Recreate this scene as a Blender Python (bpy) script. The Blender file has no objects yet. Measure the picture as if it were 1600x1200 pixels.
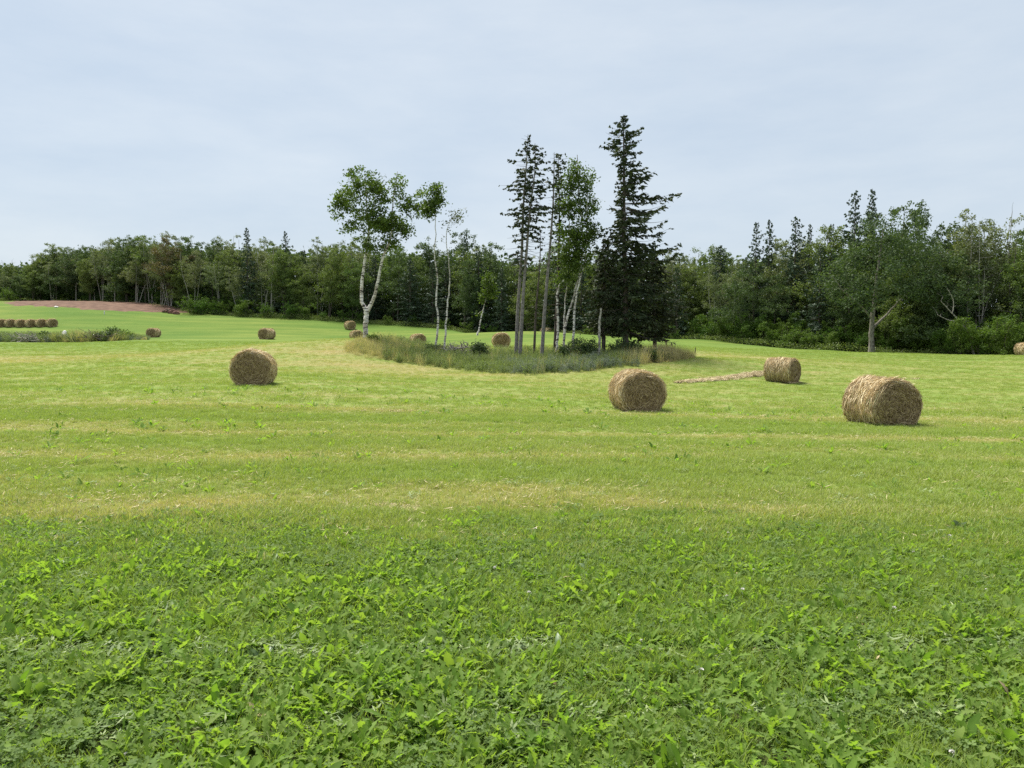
import bpy, math
import mathutils
import numpy as np
from math import radians, sin, cos, pi, atan, sqrt

# ------------------------------------------------------------------ camera, sky, sun, exposure
SC = bpy.context.scene
COL = SC.collection
EYE = 2.0
FPX = 1186.0
PITCH = atan(70.0 / FPX)

cam_d = bpy.data.cameras.new('camera')
cam = bpy.data.objects.new('camera', cam_d)
COL.objects.link(cam)
cam.location = (0, 0, EYE)
cam.rotation_euler = (pi / 2 - PITCH, 0, 0)
cam_d.sensor_width = 36.0
cam_d.lens = 36.0 * FPX / 1600.0
cam_d.clip_end = 6000
cam_d.clip_start = 0.1
SC.camera = cam

SUN_EL, SUN_AZ = 63.0, -42.0      # azimuth from +Y (view direction), negative = left
world = bpy.data.worlds.new('World')
SC.world = world
world.use_nodes = True
wn, wl = world.node_tree.nodes, world.node_tree.links
wn.clear()
w_out = wn.new('ShaderNodeOutputWorld')
w_bg = wn.new('ShaderNodeBackground')
w_bg.inputs['Strength'].default_value = 0.094
w_sky = wn.new('ShaderNodeTexSky')
w_sky.sky_type = 'NISHITA'
w_sky.sun_disc = False
w_sky.sun_elevation = radians(SUN_EL)
w_sky.sun_rotation = radians(SUN_AZ)
w_sky.air_density = 1.2
w_sky.dust_density = 1.5
w_tc = wn.new('ShaderNodeTexCoord')
w_map = wn.new('ShaderNodeMapping')
w_map.inputs['Scale'].default_value = (1.4, 1.4, 5.0)
w_map.inputs['Rotation'].default_value = (0.10, 0.06, 0.3)
w_n1 = wn.new('ShaderNodeTexNoise')
w_n1.inputs['Scale'].default_value = 1.5
w_n1.inputs['Detail'].default_value = 7
w_n1.inputs['Roughness'].default_value = 0.52
w_n1.inputs['Distortion'].default_value = 0.35
w_ramp = wn.new('ShaderNodeValToRGB')
w_ramp.color_ramp.elements[0].position = 0.38
w_ramp.color_ramp.elements[0].color = (0, 0, 0, 1)
w_ramp.color_ramp.elements[1].position = 0.64
w_ramp.color_ramp.elements[1].color = (1, 1, 1, 1)
w_veil = wn.new('ShaderNodeMixRGB')            # thin cloud: grey-blue to white
w_veil.inputs[1].default_value = (3.85, 4.5, 5.25, 1)
w_veil.inputs[2].default_value = (4.65, 5.15, 5.65, 1)
w_mix = wn.new('ShaderNodeMixRGB')
w_mix.inputs[0].default_value = 0.86
wl.new(w_tc.outputs['Generated'], w_map.inputs['Vector'])
wl.new(w_map.outputs['Vector'], w_n1.inputs['Vector'])
w_n2 = wn.new('ShaderNodeTexNoise')
w_n2.inputs['Scale'].default_value = 4.2
w_n2.inputs['Detail'].default_value = 8
w_n2.inputs['Roughness'].default_value = 0.6
w_add = wn.new('ShaderNodeMixRGB')
w_add.inputs[0].default_value = 0.38
wl.new(w_map.outputs['Vector'], w_n2.inputs['Vector'])
wl.new(w_n1.outputs['Fac'], w_add.inputs[1])
wl.new(w_n2.outputs['Fac'], w_add.inputs[2])
wl.new(w_add.outputs['Color'], w_ramp.inputs['Fac'])
wl.new(w_ramp.outputs['Color'], w_veil.inputs[0])
wl.new(w_sky.outputs['Color'], w_mix.inputs[1])
wl.new(w_veil.outputs['Color'], w_mix.inputs[2])
wl.new(w_mix.outputs['Color'], w_bg.inputs['Color'])
wl.new(w_bg.outputs['Background'], w_out.inputs['Surface'])

sun_d = bpy.data.lights.new('sun', 'SUN')
sun_d.energy = 5.0
sun_d.angle = radians(24)
sun_d.color = (1.0, 0.95, 0.87)
sun = bpy.data.objects.new('sun', sun_d)
COL.objects.link(sun)
# direction towards the sun
sdx, sdy, sdz = sin(radians(SUN_AZ)) * cos(radians(SUN_EL)), cos(radians(SUN_AZ)) * cos(radians(SUN_EL)), sin(radians(SUN_EL))
import mathutils
sun.rotation_euler = mathutils.Vector((sdx, sdy, sdz)).to_track_quat('Z', 'Y').to_euler()
sun.location = (sdx * 50, sdy * 50, sdz * 50)

SC.view_settings.view_transform = 'Standard'
SC.view_settings.look = 'None'
SC.view_settings.exposure = 0.72
SC.view_settings.gamma = 1.0
SC.view_settings.use_curve_mapping = False
SC.render.engine = 'CYCLES'
SC.cycles.use_denoising = False
SC.cycles.max_bounces = 6
SC.cycles.diffuse_bounces = 3
SC.cycles.transmission_bounces = 4
SC.cycles.volume_bounces = 0
SC.cycles.use_adaptive_sampling = False
SC.cycles.sample_clamp_indirect = 4

# ------------------------------------------------------------------ helpers
R = np.random.default_rng(7)


def tag(o, label=None, cat=None, group=None, kind=None):
    if label: o['label'] = label
    if cat: o['category'] = cat
    if group: o['group'] = group
    if kind: o['kind'] = kind
    return o


def make_mesh(name, V, F, mat, tint=None, smooth=False, extra=None):
    """F: list of int arrays (n,3) or (n,4)."""
    V = np.asarray(V, dtype=np.float32)
    me = bpy.data.meshes.new(name)
    me.vertices.add(len(V))
    me.vertices.foreach_set('co', V.ravel())
    F = [np.asarray(f, dtype=np.int32) for f in F if len(f)]
    loops = np.concatenate([f.ravel() for f in F])
    sizes = np.concatenate([np.full(len(f), f.shape[1], dtype=np.int32) for f in F])
    starts = np.concatenate([[0], np.cumsum(sizes)[:-1]]).astype(np.int32)
    me.loops.add(len(loops))
    me.loops.foreach_set('vertex_index', loops)
    me.polygons.add(len(sizes))
    me.polygons.foreach_set('loop_start', starts)
    if smooth:
        me.polygons.foreach_set('use_smooth', np.ones(len(sizes), dtype=bool))
    me.update(calc_edges=True)
    if tint is not None:
        a = me.attributes.new('tint', 'FLOAT', 'POINT')
        a.data.foreach_set('value', np.asarray(tint, dtype=np.float32))
    if extra:
        for k, v in extra.items():
            a = me.attributes.new(k, 'FLOAT', 'POINT')
            a.data.foreach_set('value', np.asarray(v, dtype=np.float32))
    me.validate()
    if mat: me.materials.append(mat)
    return me


class MB:
    def __init__(self):
        self.V, self.Q, self.T, self.t, self.n = [], [], [], [], 0

    def add(self, V, quads=None, tris=None, tint=0.5):
        V = np.asarray(V, dtype=np.float32)
        if quads is not None and len(quads): self.Q.append(np.asarray(quads) + self.n)
        if tris is not None and len(tris): self.T.append(np.asarray(tris) + self.n)
        self.V.append(V)
        self.t.append(np.broadcast_to(np.asarray(tint, dtype=np.float32), (len(V),)))
        self.n += len(V)

    def mesh(self, name, mat, smooth=False):
        F = []
        if self.Q: F.append(np.concatenate(self.Q))
        if self.T: F.append(np.concatenate(self.T))
        return make_mesh(name, np.concatenate(self.V), F, mat, np.concatenate(self.t), smooth)


def obj(name, me, parent=None, loc=None):
    o = bpy.data.objects.new(name, me)
    COL.objects.link(o)
    if parent: o.parent = parent
    if loc is not None: o.location = loc
    return o


def empty(name, loc, rz=0.0, s=1.0):
    o = bpy.data.objects.new(name, None)
    COL.objects.link(o)
    o.location = loc
    o.rotation_euler = (0, 0, rz)
    o.scale = (s, s, s) if np.isscalar(s) else s
    return o


def hash2(ix, iy, seed):
    h = (ix.astype(np.int64) * 374761393 + iy.astype(np.int64) * 668265263 + seed * 1442695041) & 0x7fffffff
    h = ((h ^ (h >> 13)) * 1274126177) & 0x7fffffff
    return ((h ^ (h >> 16)) & 0xffff) / 65535.0


def vnoise(x, y, seed=0):
    x, y = np.asarray(x, float), np.asarray(y, float)
    ix, iy = np.floor(x), np.floor(y)
    fx, fy = x - ix, y - iy
    fx, fy = fx * fx * (3 - 2 * fx), fy * fy * (3 - 2 * fy)
    a, b = hash2(ix, iy, seed), hash2(ix + 1, iy, seed)
    c, d = hash2(ix, iy + 1, seed), hash2(ix + 1, iy + 1, seed)
    return (a * (1 - fx) + b * fx) * (1 - fy) + (c * (1 - fx) + d * fx) * fy


def fbm(x, y, seed=0, o=3):
    s, a, t = 0, 1.0, 0
    for i in range(o):
        s = s + a * vnoise(np.asarray(x) * 2 ** i, np.asarray(y) * 2 ** i, seed + i * 17)
        t += a
        a *= 0.5
    return s / t


def P(px, py, D):
    """world point seen at photo pixel (px, py) at distance D along +Y"""
    u, v = (px - 800.0) / FPX, (600.0 - py) / FPX
    t = D / (cos(PITCH) + v * sin(PITCH))
    return np.array([u * t, D, EYE + t * (v * cos(PITCH) - sin(PITCH))])


# ------------------------------------------------------------------ terrain
CP = [(1375, 663, 19.3), (994, 640, 22.5), (398, 600, 27.5), (1222, 596, 37),
      (417, 530, 82), (546, 519, 110), (556, 531, 95), (653, 539, 80), (783, 543, 66), (845, 535, 110),
      (238, 526, 100), (42, 511, 112), (-150, 505, 115), (1598, 565, 78),
      (0, 556, 55), (200, 556, 52), (0, 600, 30), (0, 534, 80), (150, 534, 80), (-200, 534, 80), (240, 530, 80),
      (560, 555, 43), (572, 532, 49), (700, 552, 49), (800, 555, 49), (900, 555, 49), (1000, 558, 49),
      (700, 578, 40), (850, 585, 37.5), (1000, 570, 41), (1080, 560, 45), (1090, 548, 60),
      (500, 560, 42), (300, 548, 58), (1250, 560, 58), (1450, 575, 48), (1600, 590, 42),
      (-300, 462, 190), (-100, 466, 175), (0, 470, 165), (130, 472, 158), (290, 488, 130), (130, 489, 122), (0, 482, 128),
      (400, 495, 125), (560, 503, 120), (700, 515, 115), (850, 525, 108), (1000, 530, 100), (1100, 530, 98),
      (1180, 540, 90), (1300, 548, 83), (1450, 555, 78), (1600, 558, 74), (1800, 565, 70), (2100, 575, 66)]
cpx = [P(*c) for c in CP]
pts = [(p[0], p[1], p[2]) for p in cpx]
for yy in (-25, -5, 2, 5, 8, 12):
    for xx in (-40, -18, -6, 0, 6, 18, 40):
        pts.append((xx, yy, 0.0))
for xx in (-200, -120, -60, 0, 60, 120, 200):
    pts.append((xx, 260, 8 - xx * 0.03))
pts = np.array(pts)


def _tp(r2):
    return 0.5 * r2 * np.log(np.maximum(r2, 1e-9))


_n = len(pts)
_S = 100.0
_X = pts[:, :2] / _S
_d2 = ((_X[:, None] - _X[None]) ** 2).sum(-1)
_A = np.zeros((_n + 3, _n + 3))
_A[:_n, :_n] = _tp(_d2) + np.eye(_n) * 2e-5
_A[:_n, _n] = 1
_A[:_n, _n + 1:] = _X
_A[_n:, :_n] = _A[:_n, _n:].T
_w = np.linalg.solve(_A, np.concatenate([pts[:, 2], [0, 0, 0]]))


def gz(x, y):
    x, y = np.asarray(x, float), np.asarray(y, float)
    sh = x.shape
    xc = np.clip(x.ravel(), -210, 210) / _S
    yc = np.clip(y.ravel(), -25, 265) / _S
    out = np.zeros(len(xc))
    for i in range(0, len(xc), 40000):
        a, b = xc[i:i + 40000], yc[i:i + 40000]
        d2 = (a[:, None] - _X[None, :, 0]) ** 2 + (b[:, None] - _X[None, :, 1]) ** 2
        out[i:i + 40000] = _tp(d2) @ _w[:_n] + _w[_n] + _w[_n + 1] * a + _w[_n + 2] * b
    yr = y.ravel(); xr = x.ravel()
    far = np.clip((yr - 14) / 30, 0, 1)
    out += far * 0.16 * (fbm(xr / 5.5, yr / 3.2, 5, 2) - 0.5)
    return out.reshape(sh)


def hit(px, py):
    """ground point seen at a photo pixel"""
    d = P(px, py, 1.0) - np.array([0, 0, EYE])
    ys = np.concatenate([np.arange(2, 60, 0.1), np.arange(60, 260, 0.3)])
    q = np.array([0, 0, EYE]) + d[None] * ys[:, None]
    g = gz(q[:, 0], q[:, 1])
    k = np.argmax(q[:, 2] < g)
    if q[k, 2] >= g[k]: k = len(ys) - 1
    return q[k, 0], q[k, 1], g[k]


def zone_edge(x):
    return 7.7 + 1.6 * (fbm(x / 1.3, x * 0 + 3.3, 91, 4) - 0.5) + 0.04 * np.abs(x)


def dryness(x, y):
    x, y = np.asarray(x, float), np.asarray(y, float)
    w = y + 0.03 * x + 0.5 * (vnoise(x / 5, y * 0 + 1, 3) - 0.5)
    d = 0.29 + 0.66 * (fbm(x / 5.5, w / 0.75, 11, 4) - 0.45)
    d += 0.30 * (fbm(x / 1.4, y / 0.45, 23, 3) - 0.5)
    band = lambda c, h, a: a * np.exp(-((w - c) / h) ** 2)
    d += band(8.9, .7, .22) * (1.6 * vnoise(x / 1.3, y / 1.2, 31))
    d += band(12.6, .3, .25) * (0.3 + vnoise(x / 2.0, y / 3, 32)) + band(15.6, .45, .22) + band(20.5, .7, .14) * vnoise(x / 4, y, 33) * 2
    left = 1 / (1 + np.exp((x - 3) / 3.0))
    d += left * np.exp(-((y - 46 + 0.18 * (x + 14)) / 6.0) ** 2) * 0.55 * fbm(x / 5, y / 4, 41, 3)
    d += np.exp(-((x - (-3.2)) / 7) ** 2 - ((y - 36.5) / 2.4) ** 2) * 0.5 * fbm(x / 2, y / 1, 43, 3)
    d += np.exp(-((x - 15) / 7) ** 2 - ((y - 52) / 6) ** 2) * 0.25
    far = np.clip((y - 56) / 18, 0, 1)
    d = d * (1 - 0.8 * far)
    return np.clip(d, 0, 1)


# ------------------------------------------------------------------ materials
def new_mat(name):
    m = bpy.data.materials.new(name)
    m.use_nodes = True
    n, l = m.node_tree.nodes, m.node_tree.links
    n.clear()
    out = n.new('ShaderNodeOutputMaterial')
    return m, n, l, out


def leaf_mat(name, dark, light, alt=None, transl=0.3, rough=0.55, spec=0.14, dry_col=None, objvar=0.35, dead=None, tmul=(1.5, 1.6, 0.6)):
    """foliage: colour runs dark->light with each leaf's own tint, shifts from plant to plant"""
    m, n, l, out = new_mat(name)
    at = n.new('ShaderNodeAttribute'); at.attribute_name = 'tint'
    oi = n.new('ShaderNodeObjectInfo')
    mix = n.new('ShaderNodeMixRGB')
    mix.inputs[1].default_value = (*dark, 1); mix.inputs[2].default_value = (*light, 1)
    l.new(at.outputs['Fac'], mix.inputs[0])
    cur = mix.outputs[0]
    if alt is not None:
        m2 = n.new('ShaderNodeMixRGB'); m2.inputs[2].default_value = (*alt, 1)
        mul = n.new('ShaderNodeMath'); mul.operation = 'MULTIPLY'; mul.inputs[1].default_value = objvar * 2
        l.new(oi.outputs['Random'], mul.inputs[0]); l.new(mul.outputs[0], m2.inputs[0])
        mul.use_clamp = True
        l.new(cur, m2.inputs[1]); cur = m2.outputs[0]
    if dry_col is not None:
        ai = n.new('ShaderNodeAttribute'); ai.attribute_type = 'INSTANCER'; ai.attribute_name = 'dry'
        m3 = n.new('ShaderNodeMixRGB'); m3.inputs[2].default_value = (*dry_col, 1)
        # blade by blade: some are dry, some green
        ad = n.new('ShaderNodeMath'); ad.operation = 'SUBTRACT'
        sc = n.new('ShaderNodeMath'); sc.operation = 'MULTIPLY'; sc.inputs[1].default_value = 1.25
        l.new(at.outputs['Fac'], sc.inputs[0])
        ai2 = n.new('ShaderNodeMath'); ai2.operation = 'MULTIPLY_ADD'; ai2.inputs[1].default_value = 2.2; ai2.inputs[2].default_value = -0.15
        l.new(ai.outputs['Fac'], ai2.inputs[0])
        l.new(ai2.outputs[0], ad.inputs[0]); l.new(sc.outputs[0], ad.inputs[1]); ad.use_clamp = True
        l.new(ad.outputs[0], m3.inputs[0]); l.new(cur, m3.inputs[1]); cur = m3.outputs[0]
    bs = n.new('ShaderNodeBsdfPrincipled')
    bs.inputs['Roughness'].default_value = rough
    bs.inputs['Specular IOR Level'].default_value = spec
    l.new(cur, bs.inputs['Base Color'])
    tr = n.new('ShaderNodeBsdfTranslucent')
    tm = n.new('ShaderNodeMixRGB'); tm.blend_type = 'MULTIPLY'; tm.inputs[0].default_value = 1
    tm.inputs[2].default_value = (*tmul, 1)
    l.new(cur, tm.inputs[1]); l.new(tm.outputs[0], tr.inputs['Color'])
    ms = n.new('ShaderNodeMixShader'); ms.inputs[0].default_value = transl
    l.new(bs.outputs[0], ms.inputs[1]); l.new(tr.outputs[0], ms.inputs[2])
    l.new(ms.outputs[0], out.inputs['Surface'])
    return m


def noise_mat(name, c1, c2, scale=8, stretch=(1, 1, 1), detail=5, rough=0.9, bump=0.3, lo=0.35, hi=0.65, dist=0.0, tintmix=0.0, bdist=0.05):
    m, n, l, out = new_mat(name)
    tc = n.new('ShaderNodeTexCoord'); mp = n.new('ShaderNodeMapping'); mp.inputs['Scale'].default_value = stretch
    ns = n.new('ShaderNodeTexNoise'); ns.inputs['Scale'].default_value = scale; ns.inputs['Detail'].default_value = detail
    ns.inputs['Distortion'].default_value = dist
    rp = n.new('ShaderNodeValToRGB')
    rp.color_ramp.elements[0].position = lo; rp.color_ramp.elements[0].color = (*c1, 1)
    rp.color_ramp.elements[1].position = hi; rp.color_ramp.elements[1].color = (*c2, 1)
    l.new(tc.outputs['Object'], mp.inputs[0]); l.new(mp.outputs[0], ns.inputs[0]); l.new(ns.outputs['Fac'], rp.inputs[0])
    bs = n.new('ShaderNodeBsdfPrincipled'); bs.inputs['Roughness'].default_value = rough
    bs.inputs['Specular IOR Level'].default_value = 0.2
    bp = n.new('ShaderNodeBump'); bp.inputs['Strength'].default_value = bump; bp.inputs['Distance'].default_value = bdist
    l.new(ns.outputs['Fac'], bp.inputs['Height']); l.new(bp.outputs[0], bs.inputs['Normal'])
    cur = rp.outputs[0]
    if tintmix:
        at = n.new('ShaderNodeAttribute'); at.attribute_name = 'tint'
        mm = n.new('ShaderNodeMixRGB'); mm.blend_type = 'MIX'
        mu = n.new('ShaderNodeMath'); mu.operation = 'MULTIPLY'; mu.inputs[1].default_value = tintmix
        l.new(at.outputs['Fac'], mu.inputs[0]); l.new(mu.outputs[0], mm.inputs[0])
        l.new(cur, mm.inputs[1]); mm.inputs[2].default_value = (*c2, 1); cur = mm.outputs[0]
    l.new(cur, bs.inputs['Base Color']); l.new(bs.outputs[0], out.inputs['Surface'])
    return m


def ground_mat():
    m, n, l, out = new_mat('field_grass')
    tc = n.new('ShaderNodeTexCoord')
    at = n.new('ShaderNodeAttribute'); at.attribute_name = 'dry'
    al = n.new('ShaderNodeAttribute'); al.attribute_name = 'lush'
    aw = n.new('ShaderNodeAttribute'); aw.attribute_name = 'weedy'

    def noise(scale, stretch, detail=6, rough=.6):
        mp = n.new('ShaderNodeMapping'); mp.inputs['Scale'].default_value = stretch
        ns = n.new('ShaderNodeTexNoise'); ns.inputs['Scale'].default_value = scale
        ns.inputs['Detail'].default_value = detail; ns.inputs['Roughness'].default_value = rough
        l.new(tc.outputs['Object'], mp.inputs[0]); l.new(mp.outputs[0], ns.inputs[0])
        return ns.outputs['Fac']

    def ramp(src, a, b, ca=(0, 0, 0, 1), cb=(1, 1, 1, 1)):
        rp = n.new('ShaderNodeValToRGB')
        rp.color_ramp.elements[0].position = a; rp.color_ramp.elements[0].color = ca
        rp.color_ramp.elements[1].position = b; rp.color_ramp.elements[1].color = cb
        l.new(src, rp.inputs[0]); return rp.outputs[0]

    def mix(f, a, b, bt='MIX'):
        mm = n.new('ShaderNodeMixRGB'); mm.blend_type = bt
        for i, s in enumerate((f, a, b)):
            if isinstance(s, tuple): mm.inputs[i].default_value = (*s, 1)
            elif isinstance(s, (int, float)): mm.inputs[i].default_value = s
            else: l.new(s, mm.inputs[i])
        return mm.outputs[0]

    def math(op, a, b, clamp=False):
        mm = n.new('ShaderNodeMath'); mm.operation = op; mm.use_clamp = clamp
        for i, s in enumerate((a, b)):
            if isinstance(s, (int, float)): mm.inputs[i].default_value = s
            else: l.new(s, mm.inputs[i])
        return mm.outputs[0]

    fine = noise(9, (1, 0.8, 1), 8, .7)
    med = noise(0.9, (1, 1.6, 1), 7, .62)
    big = noise(0.09, (0.6, 1.4, 1), 5, .55)
    green = mix(ramp(fine, .35, .68), (0.095, 0.158, 0.024), (0.215, 0.300, 0.064))
    green = mix(ramp(med, .38, .66), green, (0.190, 0.245, 0.058))
    lushc = mix(ramp(fine, .35, .68), (0.070, 0.130, 0.020), (0.130, 0.195, 0.036))
    lushc = mix(ramp(big, .4, .62), lushc, (0.155, 0.200, 0.040))
    streak = noise(0.22, (0.35, 2.2, 1), 6, .65)
    lushc = mix(math('MULTIPLY', ramp(streak, .42, .62), 0.6), lushc, (0.062, 0.125, 0.020))
    base = mix(al.outputs['Fac'], green, lushc)
    dryc = mix(ramp(fine, .32, .7), (0.170, 0.150, 0.055), (0.370, 0.320, 0.140))
    f = math('ADD', at.outputs['Fac'], math('MULTIPLY', math('SUBTRACT', med, 0.5), 0.9))
    f = math('ADD', f, math('MULTIPLY', math('SUBTRACT', fine, 0.5), 0.8), True)
    base = mix(ramp(f, .18, .85), base, dryc)
    soil = mix(ramp(fine, .35, .65), (0.026, 0.026, 0.014), (0.050, 0.060, 0.022))
    base = mix(aw.outputs['Fac'], base, soil)
    bs = n.new('ShaderNodeBsdfPrincipled'); bs.inputs['Roughness'].default_value = 0.95
    bs.inputs['Specular IOR Level'].default_value = 0.1
    bp = n.new('ShaderNodeBump'); bp.inputs['Strength'].default_value = 0.7; bp.inputs['Distance'].default_value = 0.12
    l.new(math('ADD', fine, math('MULTIPLY', med, 1.5)), bp.inputs['Height'])
    l.new(bp.outputs[0], bs.inputs['Normal'])
    l.new(base, bs.inputs['Base Color']); l.new(bs.outputs[0], out.inputs['Surface'])
    return m


def birch_mat():
    m, n, l, out = new_mat('birch_bark')
    tc = n.new('ShaderNodeTexCoord')
    mp = n.new('ShaderNodeMapping'); mp.inputs['Scale'].default_value = (2.0, 2.0, 9.0)
    a = n.new('ShaderNodeTexNoise'); a.inputs['Scale'].default_value = 1.6; a.inputs['Detail'].default_value = 4
    b = n.new('ShaderNodeTexNoise'); b.inputs['Scale'].default_value = 1.3; b.inputs['Detail'].default_value = 3
    l.new(tc.outputs['Object'], mp.inputs[0]); l.new(mp.outputs[0], a.inputs[0]); l.new(tc.outputs['Object'], b.inputs[0])
    r1 = n.new('ShaderNodeValToRGB'); r1.color_ramp.elements[0].position = .40; r1.color_ramp.elements[0].color = (0.05, 0.04, 0.035, 1)
    r1.color_ramp.elements[1].position = .48; r1.color_ramp.elements[1].color = (1, 1, 1, 1)
    r2 = n.new('ShaderNodeValToRGB'); r2.color_ramp.elements[0].position = .35; r2.color_ramp.elements[0].color = (0.42, 0.37, 0.30, 1)
    r2.color_ramp.elements[1].position = .55; r2.color_ramp.elements[1].color = (0.72, 0.69, 0.63, 1)
    l.new(a.outputs['Fac'], r1.inputs[0]); l.new(b.outputs['Fac'], r2.inputs[0])
    mm = n.new('ShaderNodeMixRGB'); mm.blend_type = 'MULTIPLY'; mm.inputs[0].default_value = 1
    l.new(r1.outputs[0], mm.inputs[1]); l.new(r2.outputs[0], mm.inputs[2])
    bs = n.new('ShaderNodeBsdfPrincipled'); bs.inputs['Roughness'].default_value = .75
    l.new(mm.outputs[0], bs.inputs['Base Color']); l.new(bs.outputs[0], out.inputs['Surface'])
    return m


M = {}
M['ground'] = ground_mat()
M['birch_bark'] = birch_mat()
M['bark_grey'] = noise_mat('grey_bark', (0.10, 0.085, 0.07), (0.30, 0.27, 0.23), 5, (3, 3, .7))
M['bark_dark'] = noise_mat('dark_bark', (0.045, 0.036, 0.03), (0.15, 0.125, 0.105), 5, (3, 3, .7))
M['bark_spruce'] = noise_mat('spruce_bark', (0.12, 0.108, 0.098), (0.28, 0.26, 0.24), 6, (2, 2, 1.2))
M['bark_pale'] = noise_mat('pale_bark', (0.22, 0.20, 0.17), (0.50, 0.47, 0.41), 4, (2, 2, 2))
M['dead_wood'] = noise_mat('dead_wood', (0.16, 0.14, 0.12), (0.42, 0.39, 0.34), 6, (2, 2, 1))
M['birch_leaf'] = leaf_mat('birch_leaf', (0.050, 0.084, 0.018), (0.130, 0.190, 0.042), None, .3)
M['spruce_needle'] = leaf_mat('spruce_needle', (0.024, 0.038, 0.016), (0.068, 0.092, 0.034), None, .08, .6, .25)
M['spruce_old'] = leaf_mat('old_spruce_needle', (0.026, 0.036, 0.016), (0.072, 0.088, 0.032), None, .08, .6, .25)
M['wood_spruce'] = leaf_mat('wood_spruce_needle', (0.028, 0.050, 0.032), (0.078, 0.120, 0.064), (0.060, 0.090, 0.055), .1, .6, .25)
M['wood_green'] = leaf_mat('wood_green_leaf', (0.056, 0.096, 0.032), (0.155, 0.215, 0.066), (0.150, 0.180, 0.060), .28)  # wood leaf colours, here and below, brightened to stand in for haze
M['wood_grey'] = leaf_mat('wood_greygreen_leaf', (0.072, 0.104, 0.048), (0.180, 0.220, 0.105), (0.175, 0.190, 0.100), .25)
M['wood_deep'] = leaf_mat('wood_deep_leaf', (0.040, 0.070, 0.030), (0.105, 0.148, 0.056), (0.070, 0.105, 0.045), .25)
M['wood_rust'] = leaf_mat('wood_rust_leaf', (0.060, 0.062, 0.030), (0.155, 0.135, 0.065), (0.140, 0.095, 0.055), .25)
M['shrub'] = leaf_mat('shrub_leaf', (0.030, 0.075, 0.014), (0.095, 0.175, 0.032), (0.12, 0.17, 0.035), .3)
M['bramble'] = leaf_mat('bramble_leaf', (0.050, 0.095, 0.022), (0.145, 0.215, 0.060), (0.15, 0.18, 0.07), .3)

# ------------------------------------------------------------------ ground
ys = [-12.0]
while ys[-1] < 2400:
    y = ys[-1]
    ys.append(y + max(0.14, abs(y - 3) * 0.018 if y > 8 else 0.14 if y > 2 else 0.7))
ys = np.array(ys)
us = np.linspace(-2.4, 2.4, 361)
GX = us[None, :] * (ys[:, None] + 15)
GY = np.repeat(ys[:, None], len(us), 1)
GZ = gz(GX, GY)
nr, nc = GX.shape
idx = np.arange(nr * nc).reshape(nr, nc)
quads = np.stack([idx[:-1, :-1], idx[:-1, 1:], idx[1:, 1:], idx[1:, :-1]], -1).reshape(-1, 4)
lush = np.clip((GY - 42) / 50 + .5 * (fbm(GX / 9, GY / 7, 301, 3) - .5), 0, 1)
weedy = np.clip((zone_edge(GX) + 0.6 - GY + 1.5 * (fbm(GX / .7, GY / .5, 303, 3) - .5)) / 2.8, 0, 1) * 0.85
gm = make_mesh('ground', np.stack([GX, GY, GZ], -1).reshape(-1, 3), [quads], M['ground'], smooth=True,
               extra={'dry': dryness(GX, GY).ravel(), 'lush': lush.ravel(), 'weedy': weedy.ravel()})
tag(obj('ground', gm), 'mown hay field rolling up to the woodland', kind='structure')

# red soil at the far left
SOIL = noise_mat('red_soil', (0.082, 0.044, 0.028), (0.155, 0.092, 0.060), 0.9, (1, 1, 1), 8, bump=.8, bdist=.3)
n1, n2 = 150, 70
pxs = np.linspace(-20, 312, n1)
rows = np.linspace(-0.12, 1.12, n2)
V = []
front = np.interp(pxs, [-20, 60, 130, 200, 260, 300, 312], [476, 479, 483, 487.5, 488.5, 489, 489])
A_ = np.array([hit(a, b) for a, b in zip(pxs[::6], front[::6])])
fd = np.interp(pxs, pxs[::6], A_[:, 1]); fx = np.interp(pxs, pxs[::6], A_[:, 0])
bd = np.interp(pxs, [-20, 60, 130, 230, 300, 312], [152, 158, 158, 146, 130, 127]) + 1
SX = np.zeros((n2, n1)); SY = np.zeros((n2, n1))
for j, r in enumerate(rows):
    SY[j] = fd + (bd - fd) * r
    SX[j] = (pxs - 800) / FPX * SY[j]
edge = np.minimum(np.minimum(rows[:, None] + 0 * SX, 1.0 - rows[:, None]) * 3,
                  np.minimum((pxs[None] - 8) / 90, (300 - pxs[None]) / 20))
SZ = gz(SX, SY) + np.clip(edge, -0.3, .45) * 0.55 - 0.05 + 0.35 * (fbm(SX / 2, SY / 2, 61, 4) - 0.5)
idx = np.arange(n1 * n2).reshape(n2, n1)
quads = np.stack([idx[:-1, :-1], idx[:-1, 1:], idx[1:, 1:], idx[1:, :-1]], -1).reshape(-1, 4)
tag(obj('bare_soil', make_mesh('bare_soil', np.stack([SX, SY, SZ], -1).reshape(-1, 3), [quads], SOIL, smooth=True)),
    'patch of freshly cleared red soil below the woodland at far left', kind='structure')


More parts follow.
